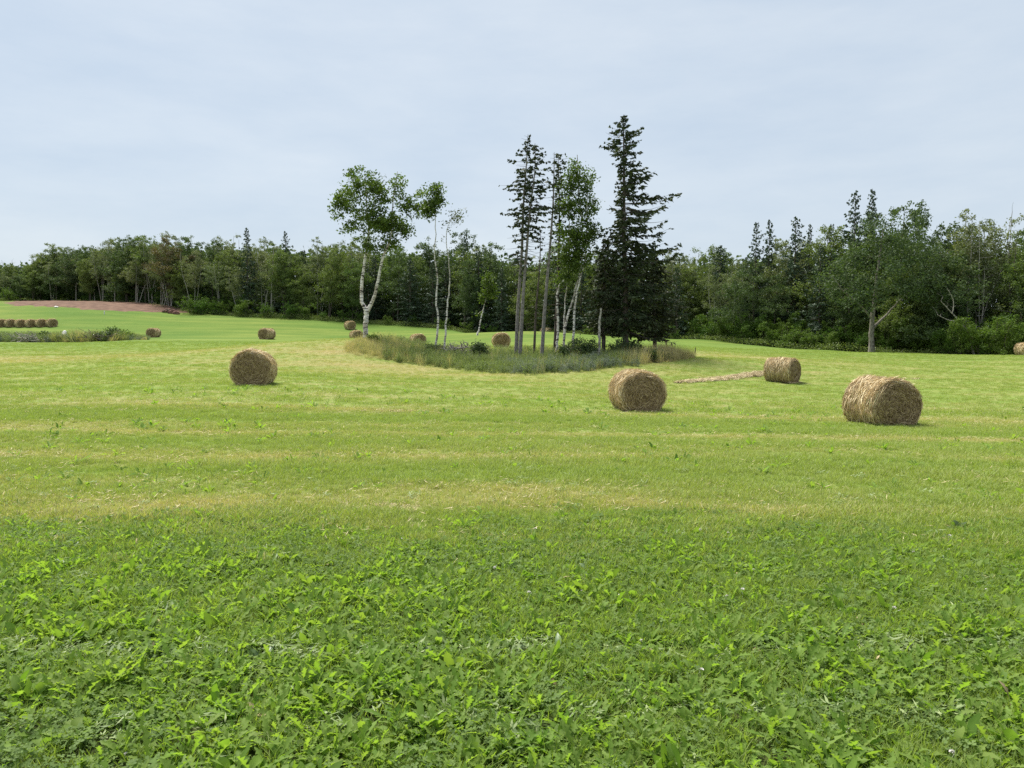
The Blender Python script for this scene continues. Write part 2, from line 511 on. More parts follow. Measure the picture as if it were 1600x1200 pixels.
# ------------------------------------------------------------------ tubes
def tube(mb, pts, rad, k=6, tint=0.5, rough=0.0):
    pts = np.asarray(pts, float); n = len(pts)
    rad = np.broadcast_to(np.asarray(rad, float), (n,))
    T = np.gradient(pts, axis=0); T /= np.linalg.norm(T, axis=1)[:, None] + 1e-9
    ref = np.array([1.0, 0, 0]) if abs(T[:, 0]).mean() < 0.75 else np.array([0, 0, 1.0])
    B = np.cross(T, ref); B /= np.linalg.norm(B, axis=1)[:, None] + 1e-9
    N = np.cross(B, T)
    a = np.linspace(0, 2 * pi, k, endpoint=False)
    rr = rad[:, None] * (1 + (rough * R.uniform(-1, 1, (n, k)) if rough else 0))
    V = pts[:, None] + (B[:, None] * np.cos(a)[None, :, None] + N[:, None] * np.sin(a)[None, :, None]) * rr[..., None]
    i = np.arange(n - 1)[:, None] * k + np.arange(k)[None]
    j = np.arange(n - 1)[:, None] * k + (np.arange(k)[None] + 1) % k
    Q = np.stack([i, j, j + k, i + k], -1).reshape(-1, 4)
    mb.add(V.reshape(-1, 3), Q, None, tint)


def smooth_line(pts, n):
    pts = np.asarray(pts, float)
    d = np.concatenate([[0], np.cumsum(np.linalg.norm(np.diff(pts, axis=0), axis=1))])
    t = np.linspace(0, d[-1], n)
    # Catmull-Rom through the points
    out = []
    m = np.gradient(pts, d, axis=0)
    for tt in t:
        i = min(np.searchsorted(d, tt, 'right') - 1, len(d) - 2)
        h = d[i + 1] - d[i]; s = (tt - d[i]) / h
        out.append((2 * s ** 3 - 3 * s ** 2 + 1) * pts[i] + (s ** 3 - 2 * s ** 2 + s) * h * m[i]
                   + (-2 * s ** 3 + 3 * s ** 2) * pts[i + 1] + (s ** 3 - s ** 2) * h * m[i + 1])
    return np.array(out)


RAG = [1.0]


def leaves(mb, C, L, W, tint, droop=0.3):
    """rhombic leaves at points C"""
    n = len(C)
    d = R.normal(size=(n, 3)); d[:, 2] = d[:, 2] * .7 - droop
    d /= np.linalg.norm(d, axis=1)[:, None]
    s = np.cross(d, R.normal(size=(n, 3))); s /= np.linalg.norm(s, axis=1)[:, None] + 1e-9
    L = (np.broadcast_to(L, (n,)) * R.uniform(.65, 1.35, n))[:, None]; W = (np.broadcast_to(W, (n,)) * R.uniform(.7, 1.3, n))[:, None]
    V = np.stack([C - d * L / 2, C + s * W / 2 - d * L * .1, C + d * L / 2, C - s * W / 2 - d * L * .1], 1).reshape(-1, 3)
    Q = np.arange(4 * n).reshape(n, 4)
    mb.add(V, Q, None, np.repeat(np.clip(np.broadcast_to(tint, (n,)), 0, 1), 4))


def sample_blobs(blobs, n, bias=0.55):
    vol = np.array([b[3] * b[4] * b[5] for b in blobs]); pr = vol / vol.sum()
    k = R.choice(len(blobs), n, p=pr)
    B = np.array(blobs)[k]
    d = R.normal(size=(n, 3)); d /= np.linalg.norm(d, axis=1)[:, None]
    r = R.uniform(0, 1, n) ** bias
    return B[:, :3] + d * r[:, None] * B[:, 3:6]


def broadleaf(stems, blobs, nclump, clump_r, nleaf, leaf, start=0.45, branch_r=0.02, keep=1.0, squash=.75, k_br=3, tip_leaf=True, elong=.62, topz=None):
    """stems: [(pts, r0, r1)]; returns (list of stem MBs, branch MB, leaf MB)"""
    smb = []; nodes = []; nrad = []
    for pts_, r0, r1 in stems:
        L = smooth_line(pts_, 26)
        L[1:-1] += R.normal(0, 0.018, (24, 3)) * [1, 1, 0]
        t = np.linspace(0, 1, 26)
        rad = r1 + (r0 - r1) * (1 - t) ** 1.1
        rad[0] *= 1.35; rad[1] *= 1.1
        mb = MB(); tube(mb, L, rad, 9, .5, .06); smb.append(mb)
        sel = t > start
        nodes += list(L[sel]); nrad += list(rad[sel])
    br = MB(); lf = MB()
    C = sample_blobs(blobs, nclump, .4 if topz else .55)
    N = np.array(nodes)
    d = np.sqrt(((C[:, None] - N[None]) ** 2).sum(-1)).min(1)
    for c in C[np.argsort(d)]:
        N = np.array(nodes)
        v = c - N
        dist = np.linalg.norm(v, axis=1)
        cost = dist + np.where(v[:, 2] < 0.15 * dist, 0.9 * (0.15 * dist - v[:, 2]), 0)
        k = int(np.argmin(cost)); a = N[k]; D_ = dist[k]
        r0 = min(nrad[k] * .7, branch_r * (0.5 + 0.5 * D_))
        mid = a + (c - a) * .5 + np.array([0, 0, -0.06 * D_]) + R.normal(0, .05, 3) * D_
        ln = np.array([a, a + (mid - a) * .5 + R.normal(0, .02, 3) * D_, mid, mid + (c - mid) * .5 + R.normal(0, .03, 3) * D_, c])
        tube(br, ln, np.linspace(r0, r0 * .3 + .003, 5), k_br, .5)
        for q in (2, 3, 4):
            nodes.append(ln[q]); nrad.append(r0 * (1 - q * .16))
        if R.uniform() > keep: continue
        m = max(3, int(nleaf * R.uniform(.6, 1.4)))
        cr = clump_r * R.uniform(.7, 1.35)
        if topz: cr *= 1 - .35 * min(1, max(0, c[2] / topz)) ** 4
        q = R.normal(size=(m, 3)) * cr * .5 * [1, 1, squash]
        # ragged spray: pull leaves along a few twig directions
        tw = R.normal(size=(5, 3)); tw /= np.linalg.norm(tw, axis=1)[:, None]
        w = R.integers(0, 5, m)
        q = q * .8 + tw[w] * (R.uniform(0, 1.15, m) * cr * RAG[0])[:, None] * [1, 1, .8]
        ct = R.uniform(.1, .75)
        leaves(lf, c + q, leaf, leaf * elong, ct + R.uniform(-.25, .3, m), .3)
        if topz:
            m2 = int(m * min(1.2, .5 * D_))
            if m2 > 2:
                u_ = R.uniform(.25, 1, m2)
                bp_ = np.stack([np.interp(u_ * 4, np.arange(5), ln[:, a_]) for a_ in range(3)], -1)
                leaves(lf, bp_ + R.normal(0, .16, (m2, 3)), leaf, leaf * elong, ct + R.uniform(-.3, .25, m2), .3)
    return smb, br, lf


def conifer(H, Lf, z0, z1, nbr, r0, lean=None, elev=lambda t: 25 - 35 * (1 - t), spray=.30, dens=1.0, tipup=.25, thin=None, tmat=None, trunk_pts=None, needle_w=.075):
    """Lf(t, az): branch length; t 0 bottom of crown .. 1 top"""
    tb, bb, nb = MB(), MB(), MB()
    tp = trunk_pts if trunk_pts is not None else [(0, 0, 0), (0.02 * H * .3, 0, H * .5), (0, 0, H)]
    line = smooth_line(tp, 24)
    t = np.linspace(0, 1, 24)
    rad = r0 * (1 - t) ** .8 + .012; rad[0] *= 1.3
    tube(tb, line, rad, 9, .5, .05)
    zz = line[:, 2]
    az = R.uniform(0, 2 * pi)
    for i in range(nbr):
        tt = (i + R.uniform(0, 1)) / nbr
        h = z0 + (z1 - z0) * tt
        az += 2.4 + R.uniform(-.6, .6)
        L = Lf(tt, az) * R.uniform(.5, 1.2) * (.55 + .75 * float(vnoise(tt * 22, az * .9, 7 + int(H * 10))))
        if L < .08: continue
        base = np.array([np.interp(h, zz, line[:, 0]), np.interp(h, zz, line[:, 1]), h])
        e = radians(elev(tt) + R.uniform(-9, 9))
        n = 7
        s = np.linspace(0, 1, n)
        dx, dy = cos(az), sin(az)
        hor = s * L * cos(e); ver = s * L * sin(e) - .16 * L * s ** 1.4 + tipup * L * .35 * s ** 3
        wob = R.normal(0, .03 * L, (n,)) * s
        ln = base + np.stack([dx * hor - dy * wob, dy * hor + dx * wob, ver], -1)
        tube(bb, ln, np.linspace(.008 + .010 * L, .004, n), 3, .5)
        if thin is not None and R.uniform() < thin(tt, az): continue
        ct = R.uniform(.15, .7)
        m = max(4, int(L / .15 * dens))
        ss = R.uniform(.12, 1.03, m)
        bp = np.stack([np.interp(ss, s, ln[:, c]) for c in range(3)], -1)
        dirb = (ln[-1] - ln[0]); dirb /= np.linalg.norm(dirb) + 1e-9
        side = np.cross(dirb, [0, 0, 1.0]); side /= np.linalg.norm(side) + 1e-9
        sg = R.choice([-1, 1], m)[:, None]
        tl = (spray * (1.15 - .65 * ss) * (.3 + .7 * min(L / 1.6, 1.3)) * R.uniform(.6, 1.3, m))
        td = dirb * R.uniform(.5, .9, m)[:, None] + side * sg * R.uniform(.5, 1.0, m)[:, None] + np.array([0, 0, 1.0]) * R.uniform(-.75, .12, m)[:, None]
        td /= np.linalg.norm(td, axis=1)[:, None]
        for part in range(3):
            f0 = part / 3.0
            C = bp + td * (tl * (f0 + .2))[:, None] + R.normal(0, .02, (m, 3))
            d = td + R.normal(0, .28, (m, 3)); d /= np.linalg.norm(d, axis=1)[:, None]
            sd = np.cross(d, R.normal(size=(m, 3))); sd /= np.linalg.norm(sd, axis=1)[:, None] + 1e-9
            l_ = (tl * .6 + .05)[:, None]; w_ = (needle_w * R.uniform(.7, 1.4, m) * (1.15 - .25 * part))[:, None]
            V = np.stack([C - d * l_ * .5, C + sd * w_, C + d * l_ * .55, C - sd * w_], 1).reshape(-1, 3)
            nb.add(V, np.arange(4 * m).reshape(m, 4), None, np.repeat(np.clip(ct + R.uniform(-.25, .3, m), 0, 1), 4))
    return tb, bb, nb


def plant_tree(name, label, cat, loc, parts, group=None, rz=0, s=1.0):
    """parts: [(part name, mesh, kind or None)]"""
    e = empty(name, loc, rz, s)
    tag(e, label, cat, group)
    for pn, me, kd in parts:
        o = obj(pn, me, e)
        if kd: o['kind'] = kd
    return e


def copy_tree(e, loc, rz, s, label, group):
    c = e.copy(); COL.objects.link(c)
    c.location = loc; c.rotation_euler = (0, 0, rz); c.scale = s
    c['label'] = label
    if group: c['group'] = group
    elif 'group' in c: del c['group']
    for ch in e.children:
        d = ch.copy(); COL.objects.link(d); d.parent = c
    return c


# ------------------------------------------------------------------ the wood: variants of each kind
def wood_tree(H, crown_w, z0, nblob, mat, bark, stems=1, nclump=90, nleaf=42, leaf=.26, keep=1.0, clump_r=.75, r0=.13, lean=.5):
    st = []; bl = []
    for s in range(stems):
        bx, by = R.normal(0, .35, 2) * (stems > 1)
        tx, ty = R.normal(0, lean, 2) + np.array([bx, by]) * 2.5
        st.append(([(bx * .4, by * .4, -.3), (bx + tx * .2, by + ty * .2, H * .35), (bx + tx * .6, by + ty * .6, H * .65), (tx, ty, H * .93)], r0 / sqrt(stems) * 1.2, .02))
        for i in range(nblob):
            t = (i + .5) / nblob
            z = z0 + (H * .97 - z0) * t
            w = crown_w * (sin(pi * (0.18 + .74 * t)) ** .7) * R.uniform(.75, 1.15) / (1 if stems == 1 else 1.35)
            j_ = crown_w * .22 * (1 - .6 * t)
            bl.append((tx * t + R.normal(0, j_), ty * t + R.normal(0, j_), z, w * .62, w * .62, (H - z0) / nblob * .72))
    sm, br, lf = broadleaf(st, bl, nclump, clump_r, nleaf, leaf, .25, .03, keep, topz=H)
    tmb = sm[0]
    for x in sm[1:]:
        tmb.add(np.concatenate(x.V), np.concatenate(x.Q))
    if br.V:
        tmb.add(np.concatenate(br.V), np.concatenate(br.Q))
    return [('trunk', tmb.mesh('trunk', bark, True), None)] + ([('crown', lf.mesh('crown', mat), None)] if lf.V else [])


KINDS = {}
RAG[0] = .45
KINDS['green'] = [wood_tree(12, R.uniform(4.6, 6.2), R.uniform(1.4, 3.0), 6, M['wood_green'], M['bark_dark'], R.integers(1, 3), 210, 44, .20, 1, .55) for _ in range(4)]
KINDS['deep'] = [wood_tree(12, R.uniform(5, 6.4), R.uniform(1.4, 2.4), 6, M['wood_deep'], M['bark_dark'], 1, 220, 44, .20, 1, .55) for _ in range(3)]
KINDS['aspen'] = [wood_tree(12, R.uniform(3.6, 4.6), R.uniform(4.2, 5.6), 5, M['wood_grey'], M['bark_pale'], R.integers(1, 4), 165, 34, .18, .9, .5, .10) for _ in range(5)]
KINDS['rust'] = [wood_tree(12, 6.2, 2.6, 6, M['wood_rust'], M['bark_dark'], 2, 200, 42, .20, 1, .55)]
KINDS['dead'] = [wood_tree(12, R.uniform(3.8, 4.8), 3.6, 5, M['wood_grey'], M['dead_wood'], R.integers(1, 3), 120, 14, .18, .22, .5, .10) for _ in range(2)]
KINDS['bush'] = [wood_tree(4.2, R.uniform(3.6, 4.6), .5, 3, M['shrub'], M['bark_dark'], 3, 60, 44, .20, 1, .5, .05) for _ in range(3)]


RAG[0] = 1.0


def spruceL(w, p=.8):
    return lambda t, az: w * ((1 - t) ** p * .94 + .05) * min(1, .55 + 2.5 * t)


KINDS['spruce'] = []
for i in range(4):
    w = R.uniform(2.6, 3.4)
    tb, bb, nb = conifer(12, spruceL(w, .66), .5, 11.9, 150, .15, dens=.8, spray=.55, needle_w=.10, tipup=.2)
    tb.add(np.concatenate(bb.V), np.concatenate(bb.Q))
    KINDS['spruce'].append([('trunk', tb.mesh('trunk', M['bark_dark'], True), None), ('crown', nb.mesh('crown', M['wood_spruce']), None)])

WORDS = {'green': ('broadleaf_tree', 'green leafy tree', 'tree'), 'deep': ('broadleaf_tree', 'dark leafy tree', 'tree'),
         'aspen': ('aspen_tree', 'pale-stemmed aspen', 'tree'), 'rust': ('broadleaf_tree', 'brownish-leaved broadleaf tree', 'tree'),
         'dead': ('dead_tree', 'bare grey tree', 'dead tree'), 'spruce': ('spruce_tree', 'dark pointed spruce', 'tree'),
         'bush': ('shrub', 'leafy green shrub', 'shrub')}
ZONES = [(-400, 20, 'at the far left end of the wood'), (20, 150, 'in the low wood behind the row of far bales'),
         (150, 300, 'in the wood edge behind the red soil'), (300, 430, 'in the wood just right of the red soil'),
         (430, 560, 'in the wood left of forked birch'), (560, 690, 'in the wood behind the forked birch'),
         (690, 800, 'in the wood behind the two thin birches'), (800, 940, 'in the wood behind the bare-stemmed spruces'),
         (940, 1080, 'in the wood behind the big dark spruce'), (1080, 1180, 'in the wood just right of the big spruce'),
         (1180, 1290, 'in the wood behind the pale side-on bale'), (1290, 1400, 'in the wood around the spreading maple'),
         (1400, 1500, 'in the wood behind the largest bale'), (1500, 2600, 'at the far right end of the wood')]


def zone(px):
    for a, b, w in ZONES:
        if a <= px < b: return w
    return ZONES[-1][2]


EDGE = np.array([(-260, 465, 186), (-100, 466, 175), (0, 470, 166), (130, 472, 160), (290, 488, 132), (400, 495, 126), (560, 503, 121),
                 (700, 515, 116), (850, 525, 109), (1000, 530, 101), (1100, 530, 99), (1180, 540, 91), (1300, 548, 84), (1450, 555, 79),
                 (1600, 558, 75), (1720, 562, 72), (1900, 566, 69)], float)
TOP = np.array([(-300, 400), (0, 409), (55, 407), (75, 392), (100, 382), (140, 378), (180, 379), (215, 374), (270, 370), (310, 375), (380, 373), (450, 373),
                (520, 373), (600, 376), (680, 378), (740, 372), (800, 380), (860, 384), (960, 386), (1060, 386), (1090, 378), (1150, 382), (1200, 372), (1250, 372), (1300, 366),
                (1350, 352), (1390, 338), (1430, 336), (1465, 352), (1500, 344), (1550, 352), (1600, 346), (1900, 350)], float)


def top_h(px, D, gzv):
    y = np.interp(px, TOP[:, 0], TOP[:, 1])
    return P(px, y, D)[2] - gzv


protos = {}
def put_tree(kind, vi, x, y, H, label=None, group=None, rz=None, wid=None):
    z = float(gz(x, y))
    px = x / y * FPX + 800
    name, desc, cat = WORDS[kind]
    if label is None:
        label = desc + ' ' + zone(px); group = label
    base = 4.2 if kind == 'bush' else 12.0
    s = H / base
    w = (s ** .75 if kind != 'bush' else s) * R.uniform(.85, 1.15) if wid is None else wid
    rz = R.uniform(0, 2 * pi) if rz is None else rz
    vi = vi % len(KINDS[kind])
    key = (kind, vi)
    if key not in protos:
        protos[key] = plant_tree(name, label, cat, (x, y, z - .05), KINDS[kind][vi], group, rz, (w, w, s))
        return protos[key]
    return copy_tree(protos[key], (x, y, z - .05), rz, (w, w, s), label, group)


def pick(px, row):
    u = R.uniform()
    def ch(**kw):
        ks, ws = list(kw), np.array(list(kw.values()), float)
        return R.choice(ks, p=ws / ws.sum())
    if px < 60: return ch(green=4, deep=3, aspen=2, dead=1)
    if px < 150: return ch(green=2, deep=3, aspen=2, dead=.6, spruce=.3)
    if px < 300: return ch(aspen=5, deep=2, green=1.5, dead=1.5, spruce=.3)
    if px < 430: return ch(aspen=4, green=3, deep=1, dead=.8, spruce=.4)
    if px < 560: return ch(green=4, aspen=3, spruce=1.2, deep=1)
    if px < 1080:
        return ch(spruce=7, green=1.5, deep=1.5) if row < 1 else ch(green=4, spruce=2, aspen=2, deep=2)
    if px < 1290: return ch(aspen=4, green=3, spruce=1.5, deep=2, dead=.5)
    if px < 1480: return ch(deep=4, green=4, dead=.5)
    return ch(green=5, deep=3, dead=.8, aspen=1)


# walk along the wood's edge
ex = (EDGE[:, 0] - 800) / FPX * EDGE[:, 2]; ey = EDGE[:, 2]
sl = np.concatenate([[0], np.cumsum(np.hypot(np.diff(ex), np.diff(ey)))])
cnt = 0
for row, (off, step) in enumerate(((1.6, 3.9), (6.0, 4.0), (11.0, 4.6))):
    s = R.uniform(0, step)
    while s < sl[-1]:
        x = np.interp(s, sl, ex); y = np.interp(s, sl, ey) + off + R.uniform(-1.2, 1.2)
        x = x * (y / (y - off)) + R.uniform(-.8, .8)
        px = x / y * FPX + 800
        g = float(gz(x, y))
        Ht = top_h(px, y, g) * (.95 + .2 * float(vnoise(s / 9.0, row * 7.7, 201)))
        kd = pick(px, row)
        f = R.uniform(.62, .9) if row == 0 else R.uniform(.78, 1.02) if row == 1 else R.uniform(.84, 1.05)
        if kd == 'spruce': f *= R.uniform(.88, 1.0) if row else 1.0
        if kd == 'dead': f *= 1.03
        put_tree(kd, int(R.integers(0, 9)), x, y, Ht * f)
        s += step * R.uniform(.75, 1.3); cnt += 1


def special(kind, px, ytop, extra, label, wid=None, vi=0):
    D = np.interp(px, EDGE[:, 0], EDGE[:, 2]) + extra
    x = (px - 800) / FPX * D
    g = float(gz(x, D))
    put_tree(kind, vi, x, D, P(px, ytop, D)[2] - g, label, None, None, wid)


special('spruce', 390, 355, 2, 'dark narrow spruce rising above the wood right of the red soil', .95, 0)
special('spruce', 449, 360, 5, 'second pointed spruce above the wood, just left of the forked birch', .85, 1)
special('spruce', 1330, 297, 6, 'left one of the two tall spruce tips above the spreading maple', .95, 2)
special('spruce', 1356, 294, 7, 'right one of the two tall spruce tips above the spreading maple', .8, 3)
special('spruce', 1178, 346, 6, 'spruce top left in the pair breaking the skyline above the pale side-on bale', .85, 0)
special('spruce', 1198, 342, 6, 'spruce top right in the pair breaking the skyline above the pale side-on bale', .8, 1)
special('spruce', 1239, 338, 5, 'bushy spruce top standing above the wood between pale bale and tall tips', .95, 2)
special('spruce', 1261, 349, 8, 'thin pale spruce tip just right of the bushy spruce top', .6, 3)
special('spruce', 1294, 349, 7, 'small spruce tip on the skyline left of the two tallest tips', .75, 0)
special('spruce', 729, 362, 8, 'faint spruce tip on the skyline right of the bare thin birch', .7, 1)
special('rust', 268, 369, 2, 'large brownish-leaved tree behind the middle of the red soil', None, 0)
special('aspen', 1505, 324, 4, 'thin-crowned aspen sticking up above the right end of the wood', None, 1)
special('dead', 1585, 312, 5, 'bare twiggy treetop on the skyline at the right edge', None, 0)
special('deep', 1400, 318, 5, 'tall dark broadleaf tree rising behind the spreading maple', None, 1)
special('dead', 425, 374, 1.0, 'grey leafless tree between the two left skyline spruces', None, 1)

# shrubs along the wood's foot
s = 2.0
while s < sl[-1]:
    x = np.interp(s, sl, ex); y = np.interp(s, sl, ey) + R.uniform(-1.6, -.2)
    px = x / y * FPX + 800
    soil = 20 < px < 290
    dens = .0 if soil else 1
    if R.uniform() < dens:
        h = R.uniform(1.4, 3.0) if px < 1450 else R.uniform(2.2, 3.9)
        if 560 < px < 1000: h *= .75
        put_tree('bush', int(R.integers(0, 3)), x, y, h)
    s += R.uniform(2.6, 4.6) * (.8 if px > 1150 else 1.0 if not 560 < px < 1060 else 1.5)
for px, D, h in ((1500, 73.5, 3.6), (1532, 72.5, 3.9), (1568, 71.5, 3.5), (1598, 71, 3.7), (1480, 75, 2.6), (300, 128, 3.2), (318, 127, 2.6), (338, 127, 2.9)):
    put_tree('bush', int(R.integers(0, 3)), (px - 800) / FPX * D, D, h)

for px in list(np.arange(-60, 420, 24.0)) + list(np.arange(1085, 1760, 15.0)):
    D = np.interp(px, EDGE[:, 0], EDGE[:, 2]) + R.uniform(.6, 3.2)
    if abs(px - 1362) < 14: D += 2.5
    if px < 300: D += 3.5
    put_tree('bush', int(R.integers(0, 3)), (px + R.uniform(-5, 5) - 800) / FPX * D, D, R.uniform(2.6, 4.4))

# the spreading maple in front of the wood at right
def px_pts(lst, D, base):
    """photo outline -> local points; each entry (px, py, depth offset)"""
    return [tuple(P(a, b, D + c) - base) for a, b, c in lst]


def custom_broadleaf(name, label, cat, bx, by, D, stems, blobs, mat, bark, nclump, nleaf, leaf, clump_r, start=.45, branch_r=.02, keep=1.0, branch_bark=None, group=None, elong=.62):
    base = P(bx, by, D)
    base[2] = float(gz(base[0], base[1])) - .05
    ppm = FPX / D
    st = []
    for pts_, w0, w1 in stems:
        q = px_pts([(p[0], p[1], p[2] if len(p) > 2 else 0) for p in pts_], D, base)
        st.append((q, w0, w1))
    if stems[0][0][0][1] >= by - 3:
        for k, (q, a, b) in enumerate(st):
            if abs(stems[k][0][0][1] - by) < 4:
                q[0] = (q[0][0], q[0][1], -.05)
    bl = []
    for b in blobs:
        c = P(b[0], b[1], D + (b[4] if len(b) > 4 else 0)) - base
        rx, rz = b[2] / ppm, b[3] / ppm
        bl.append((c[0], c[1], c[2], rx, min(rx * 1.0, 2.2), rz))
    sm, br, lf = broadleaf(st, bl, nclump, clump_r, nleaf, leaf, start, branch_r, keep, elong=elong)
    parts = [('trunk', m_.mesh('trunk', bark, True), None) for m_ in sm]
    if br.V: parts.append(('branches', br.mesh('branches', branch_bark or bark, True), 'stuff'))
    if lf.V: parts.append(('crown', lf.mesh('crown', mat), None))
    return plant_tree(name, label, cat, base, parts, group)


custom_broadleaf('maple_tree', 'wide spreading maple with a stout grey trunk at the front of the right-hand wood', 'tree', 1362, 549, 79,
    [([(1362, 549), (1362, 510), (1366, 470), (1372, 420), (1380, 360)], .30, .05),
     ([(1364, 512), (1385, 492), (1410, 465, -1), (1440, 440, -2)], .14, .03),
     ([(1364, 500), (1345, 478), (1318, 455, -1), (1300, 430, -1)], .12, .03)],
    [(1330, 410, 48, 38), (1390, 375, 60, 40), (1440, 400, 42, 40), (1362, 455, 30, 26, -2), (1300, 440, 34, 28), (1400, 440, 60, 34, -2), (1340, 470, 34, 20, -2), (1450, 450, 36, 22, -2)],
    M['wood_deep'], M['bark_grey'], 230, 46, .24, .8, .3, .035)
custom_broadleaf('fallen_tree', 'bleached dead tree with curved bare limbs leaning in the wood behind the largest bale', 'dead tree', 1524, 520, 73.5,
    [([(1524, 522), (1505, 508), (1488, 490), (1470, 470)], .11, .03), ([(1500, 503), (1482, 500), (1465, 492)], .06, .02),
     ([(1488, 490), (1490, 472), (1480, 450)], .05, .02)],
    [(1480, 470, 26, 22)], M['wood_grey'], M['dead_wood'], 30, 3, .15, .4, .2, .02, 0)

# mass of foliage deeper in the wood
mb = MB()
n = 10500
s = R.uniform(0, sl[-1], n)
off = R.uniform(13, 24, n)
yy = np.interp(s, sl, ey) + off; xx = np.interp(s, sl, ex) * yy / (yy - off)
g = gz(xx, yy)
pp = xx / yy * FPX + 800
hh = (EYE + (530 - np.interp(pp, TOP[:, 0], TOP[:, 1])) / FPX * yy - g) * .76
zz = g + hh * R.uniform(.02, 1, n) ** .9
for i in range(n):
    m = 13
    q = R.normal(0, .8, (m, 3))
    leaves(mb, np.array([xx[i], yy[i], zz[i]]) + q, .75, .55, R.uniform(.1, .7) + R.uniform(-.2, .2, m), .2)
n = 6500
s = R.uniform(0, sl[-1], n)
off = R.uniform(6, 15, n)
yy = np.interp(s, sl, ey) + off; xx = np.interp(s, sl, ex) * yy / (yy - off)
g = gz(xx, yy)
for i in range(n):
    m = 16
    q = R.normal(0, 1, (m, 3)) * [.8, .6, .5]
    leaves(mb, np.array([xx[i], yy[i], g[i] + R.uniform(0, 2.6)]) + q, .55, .4, R.uniform(.1, .6) + R.uniform(-.2, .2, m), .2)
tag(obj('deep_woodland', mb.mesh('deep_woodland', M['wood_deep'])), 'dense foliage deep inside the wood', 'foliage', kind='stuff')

# bramble and rank growth along the foot of the wood
mb = MB()
n = 3000
s = R.uniform(0, sl[-1], n); s = np.sort(s)
px_s = np.interp(s, sl, EDGE[:, 0])
ok = ~((px_s > 15) & (px_s < 292) & (R.uniform(0, 1, n) < .93))
s, px_s = s[ok], px_s[ok]; n = len(s)
wid = np.where(px_s > 1060, 4.0, 2.0)
yy = np.interp(s, sl, ey) + R.uniform(-1, .4, n) * wid
xx = np.interp(s, sl, ex)
g = gz(xx, yy)
hmax = (.35 + .8 * fbm(s / 4, s * 0, 71, 2)) * np.where(px_s > 1060, 1.15, .8)
for i in range(n):
    m = 26
    q = R.normal(0, 1, (m, 3)) * [.45, .4, .16 * hmax[i] + .04]
    zc = hmax[i] * R.uniform(.1, .8)
    leaves(mb, np.array([xx[i], yy[i], g[i] + zc]) + q, .17, .10, R.uniform(.2, .8) + R.uniform(-.2, .2, m), .1)
tag(obj('bramble_strip', mb.mesh('bramble_strip', M['bramble'])), 'strip of brambles and rank weeds along the foot of the wood', 'undergrowth', kind='stuff')

# ------------------------------------------------------------------ the copse
D0 = 46.0
BL = M['birch_leaf']
custom_broadleaf('birch_tree', 'forked white birch with a rounded leafy crown at the left end of the copse', 'tree', 572, 531, 48.5,
    [([(572, 531), (571, 510), (573, 486)], .17, .145),
     ([(573, 487), (565, 470, .1), (566, 440, .2), (571, 400, .2), (576, 372, .2), (573, 320, 0), (570, 268, 0)], .12, .02),
     ([(573, 487), (583, 468, -.1), (590, 440, -.2), (599, 400, -.3), (610, 372, -.3), (613, 330, 0), (621, 268, 0)], .115, .02)],
    [(560, 290, 30, 26), (538, 318, 28, 20), (522, 328, 14, 12), (590, 300, 26, 30), (622, 290, 20, 28), (640, 325, 24, 20), (585, 345, 36, 20), (610, 350, 30, 26),
     (655, 318, 14, 20), (548, 358, 24, 10), (572, 385, 18, 14), (600, 385, 24, 20), (632, 360, 20, 14)],
    BL, M['birch_bark'], 235, 40, .175, .36, .50, .018, 1.0, M['bark_dark'])
custom_broadleaf('birch_tree', 'thin crooked birch tufted with leaves at its top, right of the forked birch', 'tree', 681, 527, 47.5,
    [([(679, 529), (684, 500), (681, 470), (683, 430), (679, 400), (681, 365), (680, 345), (681, 305)], .075, .015)],
    [(680, 305, 13, 16), (676, 328, 12, 14), (690, 312, 8, 10), (670, 335, 6, 8)], BL, M['birch_bark'], 44, 38, .17, .32, .55, .014, 1.0, M['bark_dark'])
custom_broadleaf('birch_tree', 'thin nearly bare birch bending right with sparse twigs, right of the tufted birch', 'tree', 694, 530, 47,
    [([(693, 531), (698, 500), (700, 470), (703, 430), (700, 400), (697, 372), (701, 350), (710, 338)], .07, .014)],
    [(712, 338, 16, 13), (700, 350, 8, 16), (724, 328, 8, 6), (690, 372, 5, 10)], leaf_mat('sparse_birch_leaf', (0.06, 0.075, 0.035), (0.12, 0.14, 0.07)), M['birch_bark'], 46, 8, .13, .3, .7, .012, .8, M['dead_wood'])
custom_broadleaf('birch_tree', 'short slender birch leaning right, standing on the brush pile in the copse', 'tree', 747, 520, 47.5,
    [([(746, 524), (752, 495), (758, 470), (764, 445), (766, 432)], .05, .012)],
    [(764, 440, 10, 16), (756, 462, 9, 10), (770, 456, 8, 12), (744, 490, 5, 6)], leaf_mat('young_birch_leaf', (0.05, 0.085, 0.015), (0.12, 0.175, 0.03)), M['birch_bark'], 34, 34, .15, .32, .5, .012)
